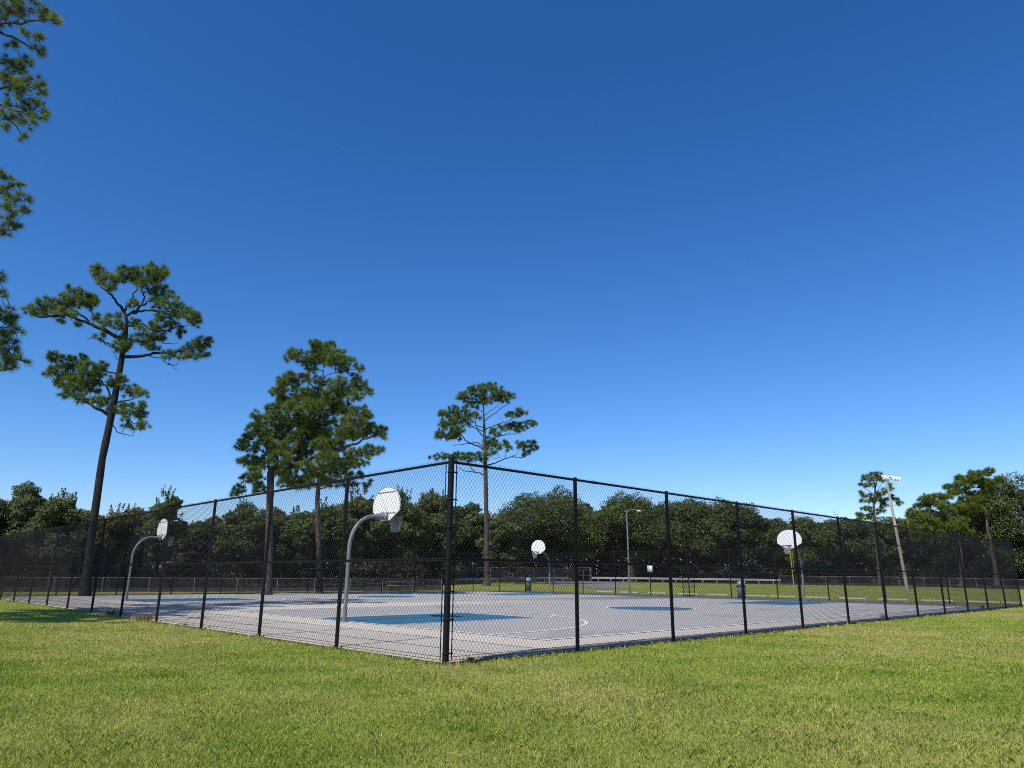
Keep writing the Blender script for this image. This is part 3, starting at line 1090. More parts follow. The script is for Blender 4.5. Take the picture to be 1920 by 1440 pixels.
def pine(name, label, D, base_px, trunk, limbs, clumps, crop, seed, group='pine trees', mat=None, dens=6.0, nl=.26, nw=None, nc=42, extra_depth=0.0, cat='pine tree', spread=.38, bk=None):
    """trunk: (x, y, width) and limbs / clumps in a crop of the photograph (crop = x0, y0, scale), set out in the tree's own plane at D"""
    r = np.random.default_rng(seed)
    x0, y0, sc = crop
    B = base(base_px[0], D, base_px[1])
    t = thing(name, B, label, cat, group)

    def W(x, y, dd=0.0):
        return at(x0 + x / sc, y0 + y / sc, D + dd) - B
    mpp = D / FPX / sc * 1.02          # metres per crop pixel
    tb = MB()
    tr = [W(x, y) for x, y, w in trunk]
    tr = [np.array([0, 0, -.1])] + tr
    rad = [w * mpp / 2 for _, _, w in trunk]
    rad = [max(rad[0] * 1.25, rad[0] + .02)] + rad
    # flare at the foot and slight irregularity
    P, R = [], []
    for i in range(len(tr) - 1):
        m = max(2, int(np.linalg.norm(tr[i + 1] - tr[i]) / .9))
        for k in range(m):
            s = k / m
            P.append(tr[i] * (1 - s) + tr[i + 1] * s)
            R.append(rad[i] * (1 - s) + rad[i + 1] * s)
    P.append(tr[-1]); R.append(rad[-1])
    P, R = np.array(P), np.array(R)
    hgt = P[:, 2]
    R = R * (1 + .35 * np.exp(-np.maximum(hgt, 0) / .5)) * (1 + r.normal(0, .03, len(R)))
    tb.tube(P, R, 10)
    # limb polylines with their own depth
    samples = [(q, rr) for q, rr in zip(P, R) if q[2] > P[-1][2] * .3]
    for lm in limbs:
        w0 = lm[0]
        pts = lm[1:]
        start = np.array([W(*pts[0])])
        L = sum(math.hypot(pts[i + 1][0] - pts[i][0], pts[i + 1][1] - pts[i][1]) for i in range(len(pts) - 1)) * mpp
        end_d = r.uniform(-1, 1) * spread * L
        poly = []
        acc = 0
        for i, (x, y) in enumerate(pts):
            s = i / (len(pts) - 1)
            poly.append(W(x, y, end_d * s ** 1.2))
        q2, r2 = [], []
        for i in range(len(poly) - 1):
            for k in range(4):
                s = k / 4
                q2.append(poly[i] * (1 - s) + poly[i + 1] * s)
        q2.append(poly[-1])
        q2 = np.array(q2)
        q2[1:-1] += r.normal(0, .035 * min(1, L), (len(q2) - 2, 3))
        rr = np.linspace(w0 * mpp / 2, max(.012, w0 * mpp / 2 * .28), len(q2))
        tb.tube(q2, rr, 6)
        samples += list(zip(q2, rr))
    S = np.array([q for q, _ in samples])
    nb = MB()
    C_all, A_all = [], []
    for (cx, cy, rx, ry) in clumps:
        c = W(cx, cy)
        dpx = np.hypot(S[:, 0] - c[0], S[:, 2] - (c[2] - ry * mpp * .6))
        j = int(np.argmin(dpx))
        anchor = S[j]
        rxm, rym = rx * mpp, ry * mpp
        c = W(cx, cy, anchor[1] + r.uniform(-1, 1) * (rxm * .9 + .25 * dpx[j]) + r.uniform(-1, 1) * extra_depth)
        area = math.pi * rxm * rym
        n = max(5, int(dens * 3.7 * area + 3.2))
        e = r.normal(0, 1, (n, 3))
        e /= np.linalg.norm(e, axis=1)[:, None]
        e *= r.uniform(.25, 1, (n, 1)) ** .55
        T = c + e * np.array([rxm, .85 * rxm, rym]) * .95
        # twig from the limb to the clump, then to each tuft
        hub = c + np.array([0, 0, -rym * .55])
        mid = (anchor + hub) / 2 + r.normal(0, .06, 3) * min(1, np.linalg.norm(hub - anchor))
        wl = max(.008, .011 * D / 42)
        tb.tube(np.array([anchor, mid, hub, c]), [wl * 1.9, wl * 1.6, wl * 1.2, wl * .7], 4, cap=False)
        for q in T:
            m2 = (hub * .55 + q * .45) + np.array([0, 0, -.08 * rym])
            tb.tube(np.array([hub * .8 + c * .2, m2, q]), [wl, wl * .8, wl * .5], 3, cap=False)
        ax = T - hub
        ax /= np.linalg.norm(ax, axis=1)[:, None] + 1e-9
        C_all.append(T); A_all.append(ax)
    needles(nb, np.concatenate(C_all), np.concatenate(A_all), r, nl * 1.3, (nw or .0005 * D) * .95, int(nc * 1.75))
    tb.build('trunk', bk or PINEBARK, t, True)
    nb.build('crown', mat or NEEDLE, t)
    return t


# leaning pine on the left
pine('pine_tree', 'tall leaning pine with a dark bare trunk and flat topped tufted crown on the left', 42, (160, 1112),
     [(465, 2250, 52), (512, 1900, 50), (575, 1440, 48), (615, 1250, 47), (650, 1080, 46), (690, 860, 42), (715, 720, 38), (740, 560, 32), (748, 460, 26), (735, 400, 18), (715, 360, 12)],
     [[30, (720, 600), (600, 530), (500, 490), (430, 460), (330, 425), (240, 430), (130, 435), (60, 415)],
      [16, (500, 490), (440, 430), (370, 380), (300, 330), (230, 310)],
      [14, (580, 520), (520, 430), (470, 350), (380, 260)],
      [22, (735, 400), (690, 345), (640, 280), (580, 230), (540, 160), (530, 100)],
      [20, (735, 430), (800, 395), (860, 350), (872, 290), (850, 240), (890, 150)],
      [16, (735, 390), (770, 330), (800, 270), (830, 225), (780, 150)],
      [14, (860, 350), (930, 300), (980, 200), (1000, 130)],
      [18, (790, 405), (880, 388), (960, 390), (1060, 420), (1150, 430), (1220, 450)],
      [16, (750, 500), (860, 485), (960, 540), (1040, 530), (1110, 500), (1190, 490)],
      [26, (735, 715), (860, 710), (960, 690), (1100, 685), (1230, 650), (1320, 615)],
      [8, (910, 705), (980, 725), (1040, 760), (1110, 802)],
      [7, (1040, 760), (1075, 775), (1105, 770)],
      [12, (740, 610), (830, 600), (900, 640), (960, 600), (1060, 625), (1112, 622)],
      [12, (660, 640), (580, 605), (510, 585), (468, 597)],
      [8, (580, 605), (610, 640), (650, 640)],
      [24, (620, 1130), (520, 1070), (430, 1020), (340, 980), (270, 900), (200, 830)],
      [16, (650, 1020), (620, 960), (580, 890), (500, 870), (400, 800), (280, 760), (200, 700)],
      [12, (685, 840), (600, 820), (500, 770), (420, 740)],
      [14, (680, 1040), (740, 1035), (800, 1010), (870, 985)],
      [12, (655, 1120), (720, 1120), (800, 1190), (880, 1205)],
      [8, (700, 1110), (760, 1100), (840, 1120)],
      [8, (648, 1190), (690, 1250), (740, 1268), (790, 1276)],
      [6, (690, 740), (665, 700), (640, 675)]],
     [(760, 130, 90, 60), (880, 140, 130, 70), (960, 130, 90, 70), (1010, 110, 40, 45), (560, 130, 60, 70), (620, 190, 80, 70), (525, 85, 35, 35), (900, 215, 110, 50), (1000, 260, 80, 60), (910, 75, 25, 35), (690, 160, 60, 50),
      (1060, 330, 70, 60), (1130, 390, 80, 50), (1190, 430, 80, 50), (1230, 470, 40, 40), (1040, 420, 90, 40), (990, 490, 90, 50), (1080, 500, 60, 30), (1140, 540, 30, 40), (960, 330, 50, 40),
      (900, 600, 80, 50), (950, 570, 70, 50), (930, 660, 50, 30), (1040, 700, 60, 30), (1130, 700, 60, 40), (1220, 660, 70, 50), (1290, 620, 60, 50), (1300, 700, 40, 30), (1335, 605, 30, 30), (1200, 710, 50, 30),
      (750, 600, 60, 60), (700, 640, 50, 40), (690, 500, 40, 50), (690, 440, 30, 30), (800, 470, 40, 30), (800, 350, 40, 40), (840, 540, 40, 40), (740, 650, 40, 40),
      (58, 382, 38, 36), (150, 330, 45, 55), (220, 350, 65, 60), (300, 330, 60, 70), (370, 300, 70, 70), (440, 310, 80, 70), (495, 320, 55, 70), (370, 235, 45, 30), (330, 400, 80, 35), (540, 430, 30, 30), (600, 480, 50, 40), (280, 468, 18, 18), (400, 490, 20, 25), (560, 570, 35, 25), (190, 410, 60, 25), (110, 395, 40, 25), (620, 430, 25, 25),
      (230, 720, 50, 40), (330, 740, 60, 40), (420, 750, 70, 50), (250, 820, 70, 60), (370, 830, 110, 70), (480, 810, 90, 70), (560, 830, 60, 60), (300, 900, 80, 60), (400, 920, 120, 70), (500, 930, 70, 60), (430, 1010, 60, 30), (560, 1030, 60, 50), (620, 1060, 40, 50), (680, 900, 70, 60), (190, 835, 30, 22), (580, 780, 40, 30), (200, 705, 25, 25), (320, 980, 50, 30),
      (780, 960, 70, 50), (850, 980, 50, 30), (780, 1100, 80, 50), (840, 1120, 50, 40), (810, 1220, 50, 30), (870, 1195, 40, 28), (720, 1080, 40, 50), (740, 1190, 30, 25), (850, 1060, 30, 30)],
     (40, 480, 3.789), 11, nl=.25, dens=8.5, nc=44, nw=.019, bk=SHADEBARK)

# big bushy pine
pine('pine_tree', 'big bushy pine with a dense cone shaped crown above the near left hoop', 47, (500, 1110),
     [(318, 2150, 64), (335, 1800, 60), (342, 1440, 58), (350, 1200, 60), (400, 1150, 54), (480, 1090, 46), (540, 1020, 42), (590, 930, 36), (640, 800, 32), (690, 700, 26), (750, 500, 20), (790, 400, 14), (800, 260, 9), (770, 130, 5)],
     [[30, (345, 1220), (330, 1130), (330, 1060), (300, 960), (260, 860)], [14, (330, 1060), (260, 1000), (180, 960), (110, 930)],
      [14, (335, 1160), (250, 1130), (170, 1100), (120, 1085)], [12, (345, 1330), (250, 1300), (150, 1270), (90, 1330)], [8, (200, 1290), (160, 1240), (130, 1230)],
      [36, (480, 1090), (560, 1130), (640, 1110), (740, 1050), (830, 1020), (960, 990), (1100, 940), (1240, 880), (1300, 860)],
      [18, (740, 1050), (860, 1090), (980, 1080), (1100, 1040), (1240, 1000)], [14, (830, 1020), (930, 940), (1060, 880), (1180, 840)],
      [16, (590, 930), (480, 860), (380, 790), (330, 690)], [16, (640, 800), (540, 740), (440, 720), (400, 660)], [18, (660, 780), (760, 740), (880, 700), (1000, 680), (1120, 660)],
      [14, (690, 700), (600, 620), (500, 560), (380, 510)], [14, (710, 640), (800, 600), (900, 560), (1040, 540), (1160, 510)], [12, (750, 500), (660, 430), (560, 400), (480, 370)],
      [12, (770, 450), (860, 450), (960, 430), (1070, 400)], [10, (790, 400), (850, 370), (960, 340), (1090, 315)], [10, (795, 350), (720, 300), (640, 260), (520, 210)], [9, (800, 300), (860, 240), (900, 180)],
      [10, (640, 1110), (720, 1180), (860, 1180), (1000, 1150), (1120, 1110)], [12, (600, 1130), (560, 1200), (480, 1210)], [10, (720, 1180), (860, 1240), (1000, 1260), (1150, 1280)]],
     [(710, 110, 40, 40), (770, 150, 90, 60), (850, 120, 40, 40), (560, 190, 60, 40), (500, 220, 45, 28), (620, 240, 90, 50), (720, 230, 90, 70), (820, 220, 100, 70), (900, 260, 90, 70), (930, 200, 60, 50), (1020, 270, 70, 45), (1100, 312, 40, 28), (960, 330, 60, 25), (690, 310, 60, 35),
      (500, 380, 50, 40), (580, 400, 80, 50), (450, 430, 50, 40), (530, 450, 90, 40), (690, 400, 50, 50), (800, 430, 60, 40), (940, 430, 80, 40), (1060, 400, 50, 40), (1100, 460, 70, 50), (1165, 515, 45, 30), (1020, 500, 90, 60), (900, 500, 80, 50), (1060, 560, 70, 40), (380, 520, 45, 28), (430, 500, 60, 40),
      (500, 560, 120, 60), (620, 540, 120, 60), (760, 540, 120, 70), (880, 570, 110, 70), (450, 640, 90, 60), (560, 650, 120, 70), (700, 640, 120, 70), (830, 640, 120, 80), (950, 660, 100, 70), (340, 665, 40, 45), (400, 710, 70, 50), (1080, 680, 70, 50), (1150, 670, 35, 38), (1180, 710, 28, 28), (1060, 750, 110, 60), (1150, 760, 70, 60),
      (230, 715, 45, 40), (290, 760, 80, 60), (200, 820, 60, 60), (260, 860, 80, 70), (140, 910, 55, 45), (90, 960, 45, 45), (180, 980, 80, 50), (380, 870, 120, 70), (500, 850, 120, 80), (620, 880, 120, 80), (740, 880, 120, 80), (860, 900, 120, 70), (980, 880, 110, 60), (1100, 850, 100, 60), (1220, 840, 90, 50), (1290, 850, 45, 40), (1305, 890, 28, 28), (320, 960, 90, 60), (420, 1000, 110, 70), (540, 980, 110, 70), (660, 980, 110, 70), (780, 960, 100, 60), (900, 980, 100, 50),
      (120, 1090, 45, 45), (190, 1110, 80, 50), (260, 1130, 60, 50), (420, 1080, 100, 60), (480, 1150, 80, 60), (140, 1250, 45, 45), (90, 1330, 55, 35), (200, 1200, 55, 55), (240, 1250, 55, 65), (260, 1340, 50, 40), (50, 1380, 35, 22), (560, 1240, 80, 50), (460, 1220, 60, 50), (640, 1160, 80, 60), (720, 1200, 90, 60), (420, 780, 90, 60), (760, 760, 100, 60), (620, 770, 100, 60), (930, 790, 90, 60), (540, 1060, 100, 60), (660, 1070, 100, 50), (800, 1060, 100, 50), (420, 1180, 70, 50), (580, 1300, 80, 40), (460, 1300, 60, 35), (820, 1270, 80, 35), (350, 1060, 70, 50), (800, 1120, 90, 50), (930, 1160, 90, 45), (1020, 870, 90, 50), (700, 820, 110, 60), (540, 740, 110, 60)],
     (430, 620, 4.5), 12, nl=.27, dens=9.5, nc=40, nw=.022, extra_depth=1.0)

# slender pine just behind it
pine('pine_tree', 'slender pine with a pale straight trunk standing behind the bushy pine', 55, (600, 1106),
     [(764, 2180, 44), (752, 1800, 42), (742, 1440, 40), (752, 1300, 36), (775, 1150, 28), (810, 1020, 18), (830, 900, 10)],
     [[16, (760, 1280), (860, 1240), (980, 1180), (1100, 1130)], [14, (775, 1150), (900, 1110), (1040, 1060), (1230, 1000)], [12, (755, 1300), (680, 1270), (580, 1240)],
      [10, (800, 1060), (920, 1010), (1060, 960)], [10, (752, 1330), (860, 1310), (1000, 1290), (1170, 1290)]],
     [(960, 1060, 90, 50), (1080, 1030, 80, 50), (1180, 1020, 80, 60), (1255, 1000, 50, 42), (1100, 1110, 90, 50), (1000, 1110, 90, 50), (850, 1180, 70, 60), (700, 1270, 80, 40), (950, 1220, 60, 40), (1060, 1230, 70, 50), (1000, 1290, 80, 30), (1175, 1290, 40, 28), (850, 1290, 80, 40), (760, 1200, 80, 50), (900, 1130, 80, 50), (820, 1010, 70, 50), (640, 1290, 60, 40)],
     (430, 620, 4.5), 13, nl=.29, dens=6.5, nc=36, nw=.026)

# lone pine in the middle
pine('pine_tree', 'tall single pine with straight slim trunk and airy tiered crown behind the near corner post', 88, (912, 1096),
     [(678, 2360, 66), (675, 2000, 52), (668, 1440, 48), (662, 1100, 46), (656, 900, 40), (650, 750, 34), (648, 600, 28), (640, 450, 18), (640, 330, 10), (660, 200, 6)],
     [[20, (648, 860), (590, 825), (520, 800), (440, 760), (400, 700), (330, 660), (230, 600)], [12, (400, 735), (320, 700), (200, 680), (140, 660)],
      [14, (640, 825), (580, 785), (510, 778), (400, 800), (330, 805), (290, 812)], [16, (645, 720), (590, 660), (560, 600), (545, 530), (500, 470), (420, 420)],
      [10, (642, 610), (560, 590), (480, 610), (400, 560), (300, 520), (190, 460)], [12, (645, 660), (560, 620), (470, 590), (350, 540)],
      [16, (658, 1155), (610, 1125), (550, 1115), (430, 1100), (380, 1075), (330, 1050)], [10, (550, 1115), (510, 1070), (480, 1020), (430, 950)], [10, (640, 1010), (560, 960), (430, 950), (260, 940), (90, 960)],
      [14, (655, 640), (720, 600), (850, 560), (950, 520), (1080, 470)], [6, (860, 555), (840, 515), (830, 480)],
      [14, (655, 770), (740, 730), (870, 690), (1000, 680), (1120, 630), (1220, 580)], [16, (675, 1045), (760, 1010), (830, 980), (960, 940), (1080, 950), (1150, 905), (1220, 850)],
      [8, (960, 940), (1020, 900), (1040, 850), (1100, 800)], [8, (890, 960), (890, 900), (910, 840)], [8, (690, 900), (740, 960), (890, 938)],
      [14, (650, 540), (690, 500), (760, 450), (830, 400), (930, 330), (960, 270)], [10, (645, 480), (720, 420), (800, 370), (820, 270)], [10, (640, 430), (570, 400), (500, 380), (420, 290)], [8, (640, 380), (590, 320), (540, 240)], [6, (820, 1030), (850, 1100), (860, 1160)]],
     [(640, 165, 90, 45), (540, 170, 70, 38), (740, 165, 90, 55), (820, 200, 80, 55), (880, 230, 70, 45), (960, 260, 48, 30), (500, 200, 45, 38), (560, 230, 90, 50), (680, 250, 90, 60), (800, 280, 80, 50), (395, 250, 48, 38), (365, 285, 28, 28), (430, 230, 40, 28), (470, 300, 70, 50), (520, 360, 80, 45), (590, 310, 60, 40), (895, 300, 40, 40), (680, 320, 60, 30),
      (290, 400, 45, 35), (380, 410, 60, 40), (200, 450, 68, 36), (280, 470, 90, 45), (400, 470, 100, 50), (500, 450, 60, 40), (560, 490, 48, 36), (170, 470, 38, 28), (240, 540, 90, 45), (350, 530, 90, 50), (440, 540, 80, 40), (180, 590, 60, 45), (280, 600, 90, 55), (380, 620, 55, 45), (130, 680, 42, 55), (200, 690, 70, 55), (260, 720, 60, 38), (330, 720, 60, 38), (310, 660, 70, 40),
      (80, 950, 42, 28), (160, 930, 58, 32), (225, 935, 45, 30), (340, 920, 48, 36), (420, 930, 60, 35), (500, 920, 50, 35), (580, 930, 60, 38), (640, 930, 48, 50), (370, 970, 60, 20), (520, 985, 50, 22),
      (1030, 430, 58, 38), (940, 470, 48, 38), (1090, 430, 45, 36), (990, 480, 40, 25), (760, 650, 60, 40), (830, 610, 38, 38), (920, 610, 70, 48), (1000, 590, 80, 48), (1080, 590, 70, 38), (1160, 560, 58, 36), (1215, 570, 30, 24), (1040, 640, 60, 25), (800, 690, 40, 20), (700, 750, 60, 50), (740, 790, 60, 60), (680, 840, 45, 60), (790, 830, 50, 45), (900, 790, 50, 38), (920, 840, 38, 38), (1030, 790, 32, 38), (1110, 790, 50, 45), (1190, 790, 48, 40), (1220, 840, 42, 38), (1130, 860, 48, 45), (1100, 910, 38, 22), (740, 885, 38, 36)],
     (800, 700, 6.0), 14, nl=.40, dens=3.4, nc=30, nw=.042)

# small pine beside the floodlight pole
pine('pine_tree', 'small layered pine standing just left of the leaning floodlight pole', 102, (1651, 1094),
     [(770, 2400, 80), (740, 2000, 70), (690, 1440, 62), (665, 1200, 56), (650, 1000, 52), (648, 800, 46), (660, 650, 38), (680, 480, 28), (720, 300, 16), (730, 220, 8)],
     [[16, (650, 760), (560, 680), (460, 640), (380, 600)], [16, (655, 640), (560, 560), (480, 530), (400, 450)], [16, (655, 780), (560, 770), (410, 765)], [18, (650, 960), (760, 940), (900, 890), (1040, 880), (1160, 820)],
      [16, (660, 800), (780, 740), (880, 640), (1000, 540)], [16, (680, 620), (760, 500), (840, 360)], [14, (650, 1100), (560, 1080), (450, 1100), (350, 1080)], [12, (650, 1000), (560, 960), (440, 920)], [12, (690, 430), (600, 360), (480, 310)]],
     [(720, 205, 90, 35), (600, 240, 90, 38), (500, 270, 80, 38), (425, 320, 52, 36), (620, 320, 110, 50), (760, 290, 100, 55), (840, 330, 80, 50), (400, 440, 58, 38), (520, 450, 90, 38), (620, 450, 70, 40), (378, 610, 34, 26), (450, 640, 55, 36), (560, 670, 80, 38), (660, 720, 80, 50), (740, 740, 60, 40), (410, 765, 46, 22), (510, 770, 50, 25), (620, 770, 60, 30), (820, 620, 60, 50), (860, 540, 60, 40), (980, 440, 38, 38), (990, 520, 42, 38), (700, 620, 60, 40), (850, 800, 60, 50), (930, 760, 50, 40), (1060, 710, 70, 48), (1120, 740, 40, 36), (1200, 790, 32, 28), (1130, 820, 36, 22), (900, 840, 50, 38), (760, 880, 60, 28), (430, 920, 48, 38), (520, 930, 60, 48), (590, 960, 40, 36), (340, 1060, 55, 55), (400, 1120, 70, 50), (500, 1110, 80, 50), (750, 990, 60, 38), (820, 980, 38, 28), (600, 1080, 60, 40)],
     (1580, 870, 11.08), 15, nl=.45, dens=2.8, nc=26, nw=.055)

RC = (1700, 870, 8.727)
pine('pine_tree', 'large spreading pine with a bare pinkish trunk on the right near the fence end', 106, (1867, 1092),
     [(1480, 1960, 66), (1440, 1640, 62), (1385, 1400, 58), (1370, 1250, 50), (1320, 1050, 44), (1310, 870, 36), (1260, 700, 26), (1240, 480, 16), (1230, 300, 8)],
     [[20, (1310, 860), (1360, 740), (1410, 680), (1470, 520)], [14, (1305, 890), (1250, 850), (1160, 780), (1020, 720)], [16, (1250, 560), (1080, 500), (900, 420), (700, 380)], [14, (1240, 450), (1330, 250), (1340, 130)], [14, (1240, 500), (1400, 400), (1550, 250)], [14, (1240, 420), (1100, 280), (880, 220)], [14, (1270, 700), (1100, 640), (860, 680)]],
     [(1350, 115, 55, 48), (1280, 130, 60, 48), (1200, 150, 70, 38), (1060, 150, 58, 38), (1130, 180, 80, 48), (870, 220, 58, 36), (820, 232, 38, 34), (1000, 250, 110, 60), (1150, 280, 130, 60), (1300, 300, 100, 60), (900, 300, 90, 60), (1500, 255, 58, 45), (1560, 240, 38, 24), (1450, 310, 70, 48), (1400, 380, 90, 60), (780, 370, 70, 48), (650, 380, 46, 42), (1000, 370, 80, 40), (1240, 400, 80, 55), (850, 450, 120, 60), (1000, 500, 60, 45), (1120, 490, 70, 45), (750, 480, 70, 40), (1350, 470, 120, 60), (1250, 560, 120, 70), (1100, 600, 100, 60), (950, 590, 100, 60), (1230, 760, 58, 38), (1150, 720, 80, 48), (1000, 700, 110, 60), (850, 700, 110, 60), (720, 740, 90, 58), (1050, 820, 60, 38), (950, 800, 80, 48)],
     RC, 16, mat=NEEDLE_G, nl=.48, dens=4.2, nc=26, nw=.06, extra_depth=.8)
pine('pine_tree', 'low broad pine with bright green tufts left of the bare pinkish trunk', 98, (1798, 1095),
     [(905, 1960, 60), (890, 1500, 56), (830, 1200, 46), (740, 1000, 36), (600, 820, 26), (480, 660, 16), (400, 560, 10)],
     [[20, (740, 1000), (560, 950), (340, 920), (120, 880)], [18, (640, 860), (480, 780), (280, 700), (170, 690)], [16, (700, 940), (820, 940), (960, 930)], [14, (830, 1150), (940, 1100), (1050, 1130)], [14, (560, 780), (600, 640), (640, 560)]],
     [(250, 590, 58, 45), (340, 550, 80, 48), (430, 540, 80, 48), (510, 530, 70, 38), (580, 512, 38, 38), (650, 560, 90, 60), (180, 690, 58, 48), (280, 660, 90, 60), (400, 640, 90, 60), (520, 660, 80, 60), (620, 680, 70, 50), (110, 780, 85, 48), (250, 790, 100, 50), (380, 800, 80, 50), (60, 850, 70, 48), (180, 880, 90, 50), (320, 880, 80, 50), (60, 960, 90, 60), (200, 970, 100, 60), (340, 960, 100, 60), (470, 960, 90, 60), (600, 890, 90, 60), (700, 920, 80, 60), (600, 1010, 100, 60), (740, 1000, 80, 60), (850, 930, 70, 50), (950, 920, 58, 38), (900, 1030, 60, 38), (980, 1080, 60, 48), (1050, 1140, 48, 45), (500, 1060, 90, 60), (300, 1060, 90, 60), (120, 1060, 90, 60), (150, 1180, 80, 60), (350, 1180, 80, 60), (560, 1160, 80, 60)],
     RC, 17, mat=NEEDLE_G, nl=.46, dens=4.2, nc=26, nw=.056, extra_depth=1.0)

def vx(X, D, py):
    y = -(py - 720) / FPX
    return 960 + X / D * (cp - sp * y) * FPX


# near pine at the left edge: its trunk stands outside the frame
edge = [(20, 8, 25, 15), (60, 12, 30, 14), (90, 30, 24, 14), (102, 38, 13, 11), (40, 28, 30, 14), (50, 60, 12, 9), (75, 75, 14, 11), (70, 93, 16, 11), (25, 85, 14, 8), (35, 112, 28, 13), (15, 125, 20, 12), (45, 125, 20, 12), (30, 150, 30, 15), (60, 155, 24, 12), (75, 165, 14, 9), (40, 175, 34, 12), (30, 195, 25, 12), (65, 200, 24, 13), (78, 215, 13, 11), (45, 220, 28, 10), (10, 220, 20, 12), (12, 240, 9, 6), (42, 255, 5, 5), (55, 233, 17, 6),
        (12, 328, 13, 9), (30, 345, 13, 9), (15, 355, 16, 10), (40, 373, 14, 11), (20, 375, 16, 10), (48, 395, 10, 7), (25, 395, 20, 9), (15, 415, 20, 11), (30, 425, 10, 7), (15, 438, 13, 5),
        (-1, 517, 6, 10), (4, 553, 9, 12), (13, 583, 19, 9), (24, 600, 16, 10), (10, 600, 15, 10), (33, 622, 9, 5), (12, 630, 11, 5), (18, 645, 13, 9), (15, 662, 20, 12), (10, 680, 17, 9), (43, 675, 12, 5), (20, 689, 8, 5), (26, 660, 11, 7)]
rg = np.random.default_rng(5)
for cx, cy, sx, sy, n in ((-60, 20, 70, 60, 22), (-200, 0, 80, 60, 24), (-110, 150, 80, 50, 26), (-250, 170, 80, 50, 18), (-70, 360, 50, 40, 20), (-230, 380, 80, 50, 26), (-70, 600, 50, 45, 20), (-220, 620, 80, 50, 28), (-130, -160, 90, 80, 26)):
    for _ in range(n):
        edge.append((cx + rg.normal(0, sx * .55), cy + rg.normal(0, sy * .5), rg.uniform(14, 28), rg.uniform(10, 15)))
pine('pine_tree', 'near pine whose dark branch tips hang into the top left of the view', 21.5, (-150, 1150),
     [(vx(-19.9, 21.5, y_), y_, w_) for y_, w_ in ((1100, 28), (700, 26), (400, 22), (150, 18), (-80, 12), (-280, 5))],
     [[9, (vx(-19.9, 21.5, 90), 90), (-80, 60), (-20, 45), (40, 42), (100, 36)], [7, (-20, 50), (20, 68), (55, 86), (78, 98)], [9, (vx(-19.9, 21.5, 230), 230), (-70, 180), (0, 165), (40, 160), (75, 168)], [7, (-60, 190), (0, 198), (45, 212), (80, 222)], [5, (0, 205), (22, 225), (40, 256)], [4, (0, 235), (10, 242)], [7, (-70, 180), (-10, 140), (40, 118)],
      [9, (vx(-19.9, 21.5, 470), 470), (-70, 420), (0, 385), (30, 398), (52, 400)], [6, (-20, 390), (15, 350), (35, 342)], [6, (-20, 440), (10, 430), (30, 432)],
      [9, (vx(-19.9, 21.5, 720), 720), (-70, 670), (-10, 615), (25, 612)], [6, (-20, 640), (15, 662), (45, 678)], [5, (-20, 690), (10, 695), (25, 690)],
      [9, (vx(-19.9, 21.5, 120), 120), (-220, 40), (-300, 20)], [9, (vx(-19.9, 21.5, 300), 300), (-220, 230), (-310, 190)], [8, (vx(-19.9, 21.5, 480), 480), (-220, 430), (-300, 400)], [8, (vx(-19.9, 21.5, 740), 740), (-210, 690), (-270, 660)], [8, (vx(-19.9, 21.5, -60), -60), (-80, -120), (-20, -160)], [8, (vx(-19.9, 21.5, -80), -80), (-200, -140), (-260, -170)]],
     edge, (0, 0, 1.0), 18, nl=.21, dens=11, nc=54, nw=.010, spread=.45)

# a second near pine outside the frame, whose shade lies across the lawn and the left of the courts
so = uv(-12.5, 17.2)
edge2 = []
for cx, cy, sx, sy, n in ((0, -150, 130, 70, 60), (-90, 10, 150, 60, 54), (110, 60, 130, 60, 54), (20, 180, 180, 50, 60), (-130, 290, 120, 50, 40), (130, 310, 120, 45, 46)):
    for _ in range(n):
        edge2.append((cx + rg.normal(0, sx * .6), cy + rg.normal(0, sy * .6), rg.uniform(18, 34), rg.uniform(12, 20)))
P2 = lambda dx, y_: (vx(so.x, so.y, y_) + dx, y_)
pine('pine_tree', 'near pine outside the left edge whose shade falls across lawn and court', so.y, (P2(0, 1150)[0], 1150),
     [(*P2(0, y_), w_) for y_, w_ in ((1100, 34), (800, 32), (500, 28), (250, 22), (0, 14), (-190, 6))],
     [[10, P2(0, 400), P2(60, 350), P2(140, 320)], [10, P2(0, 360), P2(-70, 320), P2(-150, 290)], [10, P2(0, 200), P2(70, 140), P2(150, 80)], [10, P2(0, 180), P2(-70, 100), P2(-150, 40)]],
     [(*P2(a, b_), c, d) for a, b_, c, d in edge2], (0, 0, 1.0), 19, nl=.26, dens=8, nc=44, nw=.016, spread=.9)

# ------------------------------------------------------------------ broadleaf trees
def leaf_cloud(b, C, N, r, size, tint_mu=.45, tint_sd=.2, tl=None):
    n = len(C)
    nr = N * .65 + r.normal(0, .60, (n, 3))
    nr /= np.linalg.norm(nr, axis=1)[:, None] + 1e-9
    a = np.cross(nr, r.normal(0, 1, (n, 3)))
    a /= np.linalg.norm(a, axis=1)[:, None] + 1e-9
    c = np.cross(nr, a)
    s = size * r.uniform(.55, 1.25, (n, 1))
    v = np.stack([C - a * s * .5, C + c * s * .32, C + a * s * .6, C - c * s * .30], axis=1)
    tt = np.clip((tl if tl is not None else tint_mu) + r.normal(0, tint_sd, n), 0, 1)
    b.add(v.reshape(-1, 3), np.arange(4 * n).reshape(-1, 4), np.repeat(tt, 4))


